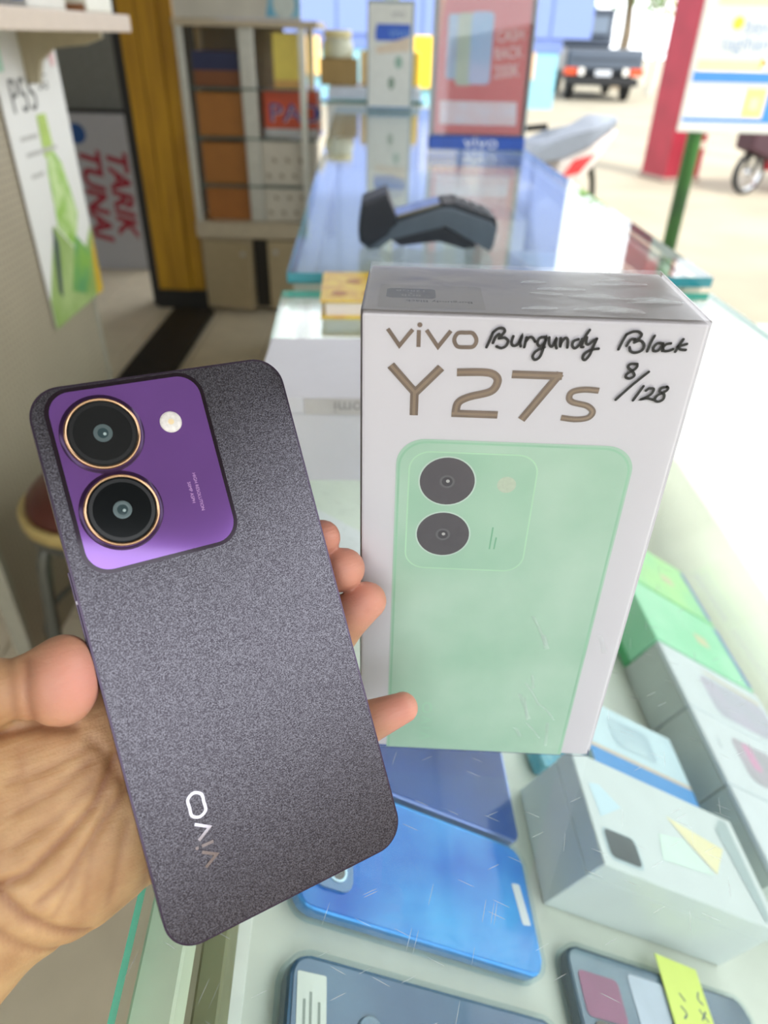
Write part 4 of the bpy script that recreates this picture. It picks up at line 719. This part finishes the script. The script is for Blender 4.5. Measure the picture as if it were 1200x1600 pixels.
# ================================================================== HAND  (signed distance field in the phone's mm frame, one continuous skin)
def hand_mesh():
    h = 1.15; lo = np.array([-172., -128., -62.]); hi = np.array([70., 42., 22.])
    n = np.ceil((hi-lo)/h).astype(int)+1
    X, Y, Z = np.meshgrid(*[(lo[i]+h*np.arange(n[i])).astype(np.float32) for i in range(3)], indexing='ij')
    def caps(a, b, ra, rb, sc=None):
        a = np.array(a, float); b = np.array(b, float); d = b-a
        t = np.clip(((X-a[0])*d[0]+(Y-a[1])*d[1]+(Z-a[2])*d[2])/max(d@d, 1e-9), 0, 1)
        return np.sqrt((X-a[0]-t*d[0])**2+(Y-a[1]-t*d[1])**2+(Z-a[2]-t*d[2])**2)-(ra+(rb-ra)*t)
    def elld(c, r, az=0.):
        ca, sa = math.cos(az), math.sin(az); u = (X-c[0])*ca+(Y-c[1])*sa; v = -(X-c[0])*sa+(Y-c[1])*ca
        k0 = np.sqrt((u/r[0])**2+(v/r[1])**2+((Z-c[2])/r[2])**2); k1 = np.sqrt((u/r[0]**2)**2+(v/r[1]**2)**2+((Z-c[2])/r[2]**2)**2)
        return k0*(k0-1)/np.maximum(k1, 1e-6)
    def smin(a, b, k):
        q = np.maximum(k-np.abs(a-b), 0)/k; return np.minimum(a, b)-q*q*k*.25
    wr = (-76, -50, -27)
    palm = caps((-64, -40, -27), (-4, 12, -29), 14, 11)
    for m_, r_ in (((2, -2, -30), 12), ((2, -20, -30), 12), ((-6, -38, -29), 12)): palm = smin(palm, caps((-62, -52, -27), m_, 15, r_), 12)
    palm = smin(palm, elld((-60, -29, -24), (27, 25, 14), .5), 10)        # thenar mound
    palm = smin(palm, caps((-55, -56, -25), (-22, -51, -27), 16.5, 14), 10)      # heel of the hand
    palm = smin(palm, caps((-74, -52, -28), (-170, -112, -34), 21.5, 25), 10)     # forearm, two overlapping shafts
    palm = smin(palm, caps((-84, -34, -28), (-180, -94, -34), 19, 23), 12)
    # thumb: base off to the left, tip bent onto the phone's edge
    th = caps((-76, -38, -26), (-88, -14, -22), 17, 12.5); th = smin(th, caps((-88, -14, -22), (-66, 3.5, -12), 11.5, 8.3), 8); th = smin(th, caps((-66, 3.5, -12), (-49, 1.0, -6), 8.4, 8.6), 4)
    tip = elld((-46.8, 0., -4.5), (8.4, 11.0, 9.2), -.22); tip = smin(tip, elld((-44.6, 6.2, -3.5), (5.6, 6.6, 7), -.22), 4); th = smin(th, tip, 9)
    palm = smin(palm, th, 5)
    body = palm; kx = np.clip((30-X)/22, 0, 1)*9+1.2
    F = {'i': [((-4, 14, -29), 10.5), ((20, 22, -37), 9), ((36, 21.5, -24), 7.4), ((42.5, 20.4, -13.5), 6.3)],
         'm': [((2, 0, -30), 10.5), ((24, 8, -39), 9.3), ((40, 8.0, -25), 8.4), ((47, 8.0, -12.5), 7.3)],
         'r': [((2, -18, -30), 10), ((24, -14, -38), 9), ((40.5, -12.5, -24), 9.6), ((52.5, -5.2, -12.5), 6.7)],
         'p': [((-6, -38, -29), 9.5), ((20, -49, -33), 8.4), ((38, -48.0, -22), 8.6), ((55, -45.2, -12.5), 5.5)]}
    tips = []
    for k, ch in F.items():
        f = None
        for (a, ra), (b, rb) in zip(ch, ch[1:]):
            c = caps(a, b, ra, rb); f = c if f is None else smin(f, c, 3)
        body = smin(body, f, kx); tips.append(ch[-1][0])
    # keep the phone's own volume free
    body = np.maximum(body, -(np.maximum(np.maximum(np.abs(X)-38.25, np.abs(Y)-82.2), np.maximum(Z-.3, -8.45-Z))))
    # creases, followed along the palm
    def groove(pts, depth, w):
        nonlocal body
        best = np.full(X.shape[:2], 1e9, np.float32); x2, y2 = X[:, :, 0], Y[:, :, 0]
        pts = [np.array(p, float) for p in pts]
        for a, b in zip(pts, pts[1:]):
            d = b-a; t = np.clip(((x2-a[0])*d[0]+(y2-a[1])*d[1])/(d@d), 0, 1); best = np.minimum(best, np.hypot(x2-a[0]-t*d[0], y2-a[1]-t*d[1]))
        body = body+(depth*np.exp(-(best/w)**2))[:, :, None]*(Z > -27)
    for pts, dp, w in CREASES: groove(pts, dp, w)
    V = body
    s = V < 0
    # surface nets
    nx, ny, nz = V.shape
    c = [s[i:nx-1+i, j:ny-1+j, k:nz-1+k] for i in (0, 1) for j in (0, 1) for k in (0, 1)]
    cnt = sum(x.astype(np.int8) for x in c); act = (cnt > 0) & (cnt < 8)
    idx = np.full(act.shape, -1, np.int64); ids = np.argwhere(act); idx[act] = np.arange(len(ids))
    P = np.zeros((len(ids), 3)); Wt = np.zeros(len(ids)); off = [(i, j, k) for i in (0, 1) for j in (0, 1) for k in (0, 1)]
    for a in off:
        for ax in range(3):
            if a[ax]: continue
            b = list(a); b[ax] = 1
            va = V[ids[:, 0]+a[0], ids[:, 1]+a[1], ids[:, 2]+a[2]]; vb = V[ids[:, 0]+b[0], ids[:, 1]+b[1], ids[:, 2]+b[2]]
            cr = (va < 0) != (vb < 0); t = np.where(cr, va/np.where(cr, va-vb, 1), 0)
            q = ids+np.array(a); q = q.astype(float); q[:, ax] += t; P[cr] += q[cr]; Wt += cr
    P = P/Wt[:, None]*h+lo
    faces = []
    for ax in range(3):
        sl0 = [slice(None)]*3; sl1 = [slice(None)]*3; sl0[ax] = slice(0, -1); sl1[ax] = slice(1, None)
        s0, s1 = s[tuple(sl0)], s[tuple(sl1)]; e = np.argwhere(s0 != s1); flip = s0[s0 != s1]
        u, v = [(1, 2), (2, 0), (0, 1)][ax]
        ok = (e[:, u] > 0) & (e[:, v] > 0) & (e[:, u] < act.shape[u]) & (e[:, v] < act.shape[v]) & (e[:, ax] < act.shape[ax])
        e = e[ok]; flip = flip[ok]; q = []
        for du, dv in ((-1, -1), (0, -1), (0, 0), (-1, 0)):
            w = e.copy(); w[:, u] += du; w[:, v] += dv; q.append(idx[w[:, 0], w[:, 1], w[:, 2]])
        q = np.stack(q, 1); q[~flip] = q[~flip][:, ::-1]; faces.append(q)
    Fc = np.concatenate(faces); Fc = Fc[(Fc >= 0).all(1)]
    pink = np.zeros(len(P))
    for t in tips+[(-42, 0, 2)]: pink = np.maximum(pink, np.exp(-(np.linalg.norm(P-np.array(t), axis=1)/15)**2))
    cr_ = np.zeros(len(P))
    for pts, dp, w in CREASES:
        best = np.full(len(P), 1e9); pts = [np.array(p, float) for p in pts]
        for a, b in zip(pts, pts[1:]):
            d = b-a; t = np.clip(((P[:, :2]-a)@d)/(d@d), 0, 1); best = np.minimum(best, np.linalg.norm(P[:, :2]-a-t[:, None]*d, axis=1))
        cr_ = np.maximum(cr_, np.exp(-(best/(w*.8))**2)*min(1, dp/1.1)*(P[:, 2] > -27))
    me = bpy.data.meshes.new('hand'); me.from_pydata((P*PS).tolist(), [], Fc.tolist())
    at = me.attributes.new('pink', 'FLOAT', 'POINT'); at.data.foreach_set('value', pink.astype(np.float32))
    at = me.attributes.new('crease', 'FLOAT', 'POINT'); at.data.foreach_set('value', cr_.astype(np.float32))
    return me
CREASES = [([(-66, -9.5), (-56, -10.5), (-47, -14)], 1.6, 1.6), ([(-38, -25), (-47, -36), (-58, -42), (-67, -46), (-75, -46)], 1.3, 1.5), ([(-36, -34), (-47, -42), (-58, -51), (-66, -54)], .9, 1.4),
           ([(-75, -46), (-70, -56), (-64, -64), (-57, -71)], 1.5, 1.6), ([(-78, -56), (-70, -68), (-62, -76)], .8, 1.4), ([(-45, -24), (-55, -28), (-66, -30)], .55, 1.3), ([(-43, -20), (-55, -22), (-66, -22)], .5, 1.3), ([(-46, -30), (-56, -35), (-68, -38)], .5, 1.3), ([(-40, -44), (-46, -56), (-50, -64)], .5, 1.4), ([(-35, -50), (-38, -60), (-40, -68)], .45, 1.4), ([(-62, -14), (-62, -26)], .4, 1.4), ([(-53.5, 9), (-55.5, 1), (-56, -8)], .9, 1.5), ([(-58, 10), (-60, -6)], .45, 1.3), ([(-44, -18), (-40, -26), (-38, -36)], .6, 1.4), ([(-52, -46), (-60, -56), (-64, -60)], .5, 1.3), ([(-43, -36), (-50, -46), (-56, -60)], .45, 1.3)]
m_sk = bpy.data.materials.new('skin'); m_sk.use_nodes = True; nt = m_sk.node_tree; N = nt.nodes; L = nt.links; b = N['Principled BSDF']
b.inputs['Roughness'].default_value = .5; b.inputs['Subsurface Weight'].default_value = .25; b.inputs['Subsurface Radius'].default_value = (.006, .0022, .0012); b.inputs['Subsurface Scale'].default_value = 1.
tc = N.new('ShaderNodeTexCoord'); n1 = N.new('ShaderNodeTexNoise'); n1.inputs['Scale'].default_value = 90; n1.inputs['Detail'].default_value = 5; L.new(tc.outputs['Object'], n1.inputs['Vector'])
r1 = N.new('ShaderNodeValToRGB'); r1.color_ramp.elements[0].position = .3; r1.color_ramp.elements[1].position = .7; r1.color_ramp.elements[0].color = lin('#ac8158'); r1.color_ramp.elements[1].color = lin('#c8a072'); L.new(n1.outputs['Fac'], r1.inputs[0])
ap = N.new('ShaderNodeAttribute'); ap.attribute_name = 'pink'; mxp = N.new('ShaderNodeMix'); mxp.data_type = 'RGBA'; L.new(ap.outputs['Fac'], mxp.inputs[0]); L.new(r1.outputs[0], mxp.inputs[6]); mxp.inputs[7].default_value = lin('#d48f7f')
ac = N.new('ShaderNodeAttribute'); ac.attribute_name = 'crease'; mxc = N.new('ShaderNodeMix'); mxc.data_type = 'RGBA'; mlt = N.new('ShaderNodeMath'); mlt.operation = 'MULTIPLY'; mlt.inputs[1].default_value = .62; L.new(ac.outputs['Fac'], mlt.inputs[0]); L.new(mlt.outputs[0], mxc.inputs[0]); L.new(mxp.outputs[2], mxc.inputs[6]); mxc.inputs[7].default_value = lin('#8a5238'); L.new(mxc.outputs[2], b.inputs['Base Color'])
mp = N.new('ShaderNodeMapping'); mp.inputs['Rotation'].default_value = (0, 0, .55); mp.inputs['Scale'].default_value = (120, 900, 300); L.new(tc.outputs['Object'], mp.inputs[0]); n2 = N.new('ShaderNodeTexNoise'); n2.inputs['Scale'].default_value = 1; n2.inputs['Detail'].default_value = 3; n2.inputs['Distortion'].default_value = .5; L.new(mp.outputs[0], n2.inputs['Vector'])
n3 = N.new('ShaderNodeTexVoronoi'); n3.inputs['Scale'].default_value = 1300; L.new(tc.outputs['Object'], n3.inputs['Vector'])
b1 = N.new('ShaderNodeBump'); b1.inputs['Strength'].default_value = .22; b1.inputs['Distance'].default_value = .0012; L.new(n2.outputs['Fac'], b1.inputs['Height']); b2 = N.new('ShaderNodeBump'); b2.inputs['Strength'].default_value = .12; b2.inputs['Distance'].default_value = .0004; L.new(n3.outputs['Distance'], b2.inputs['Height']); L.new(b1.outputs[0], b2.inputs['Normal']); L.new(b2.outputs[0], b.inputs['Normal'])
hd = O('person_hand', hand_mesh(), m_sk, None, PM, smooth=True)
tag(hd, 'bare left hand holding the dark purple phone from behind', 'hand')
m_nl = M('nail', '#e6b9a6', .25, coat=.3, var=.03)
def nail(c, rad, rot):
    bq = bm_new(); ell(bq, (0, 0, 0), [x*PS for x in rad], None, 3); O('nail', bq, m_nl, hd, Matrix.Translation([x*PS for x in c]) @ Euler([R(x) for x in rot]).to_matrix().to_4x4(), smooth=True)
nail((-45.6, 6.4, -7.5), (6.9, 7.0, 4.2), (0, 0, -14))
nail((43.5, 21.2, -17.0), (4.0, 4.4, 2.8), (0, -30, 0)); nail((48.6, 8.8, -17.2), (4.6, 5.0, 2.8), (0, -30, 8)); nail((54.4, -3.6, -16.4), (4.8, 5.0, 2.8), (-10, -30, 25)); nail((56.8, -44.6, -15.8), (4.4, 4.2, 2.4), (0, -25, 10))
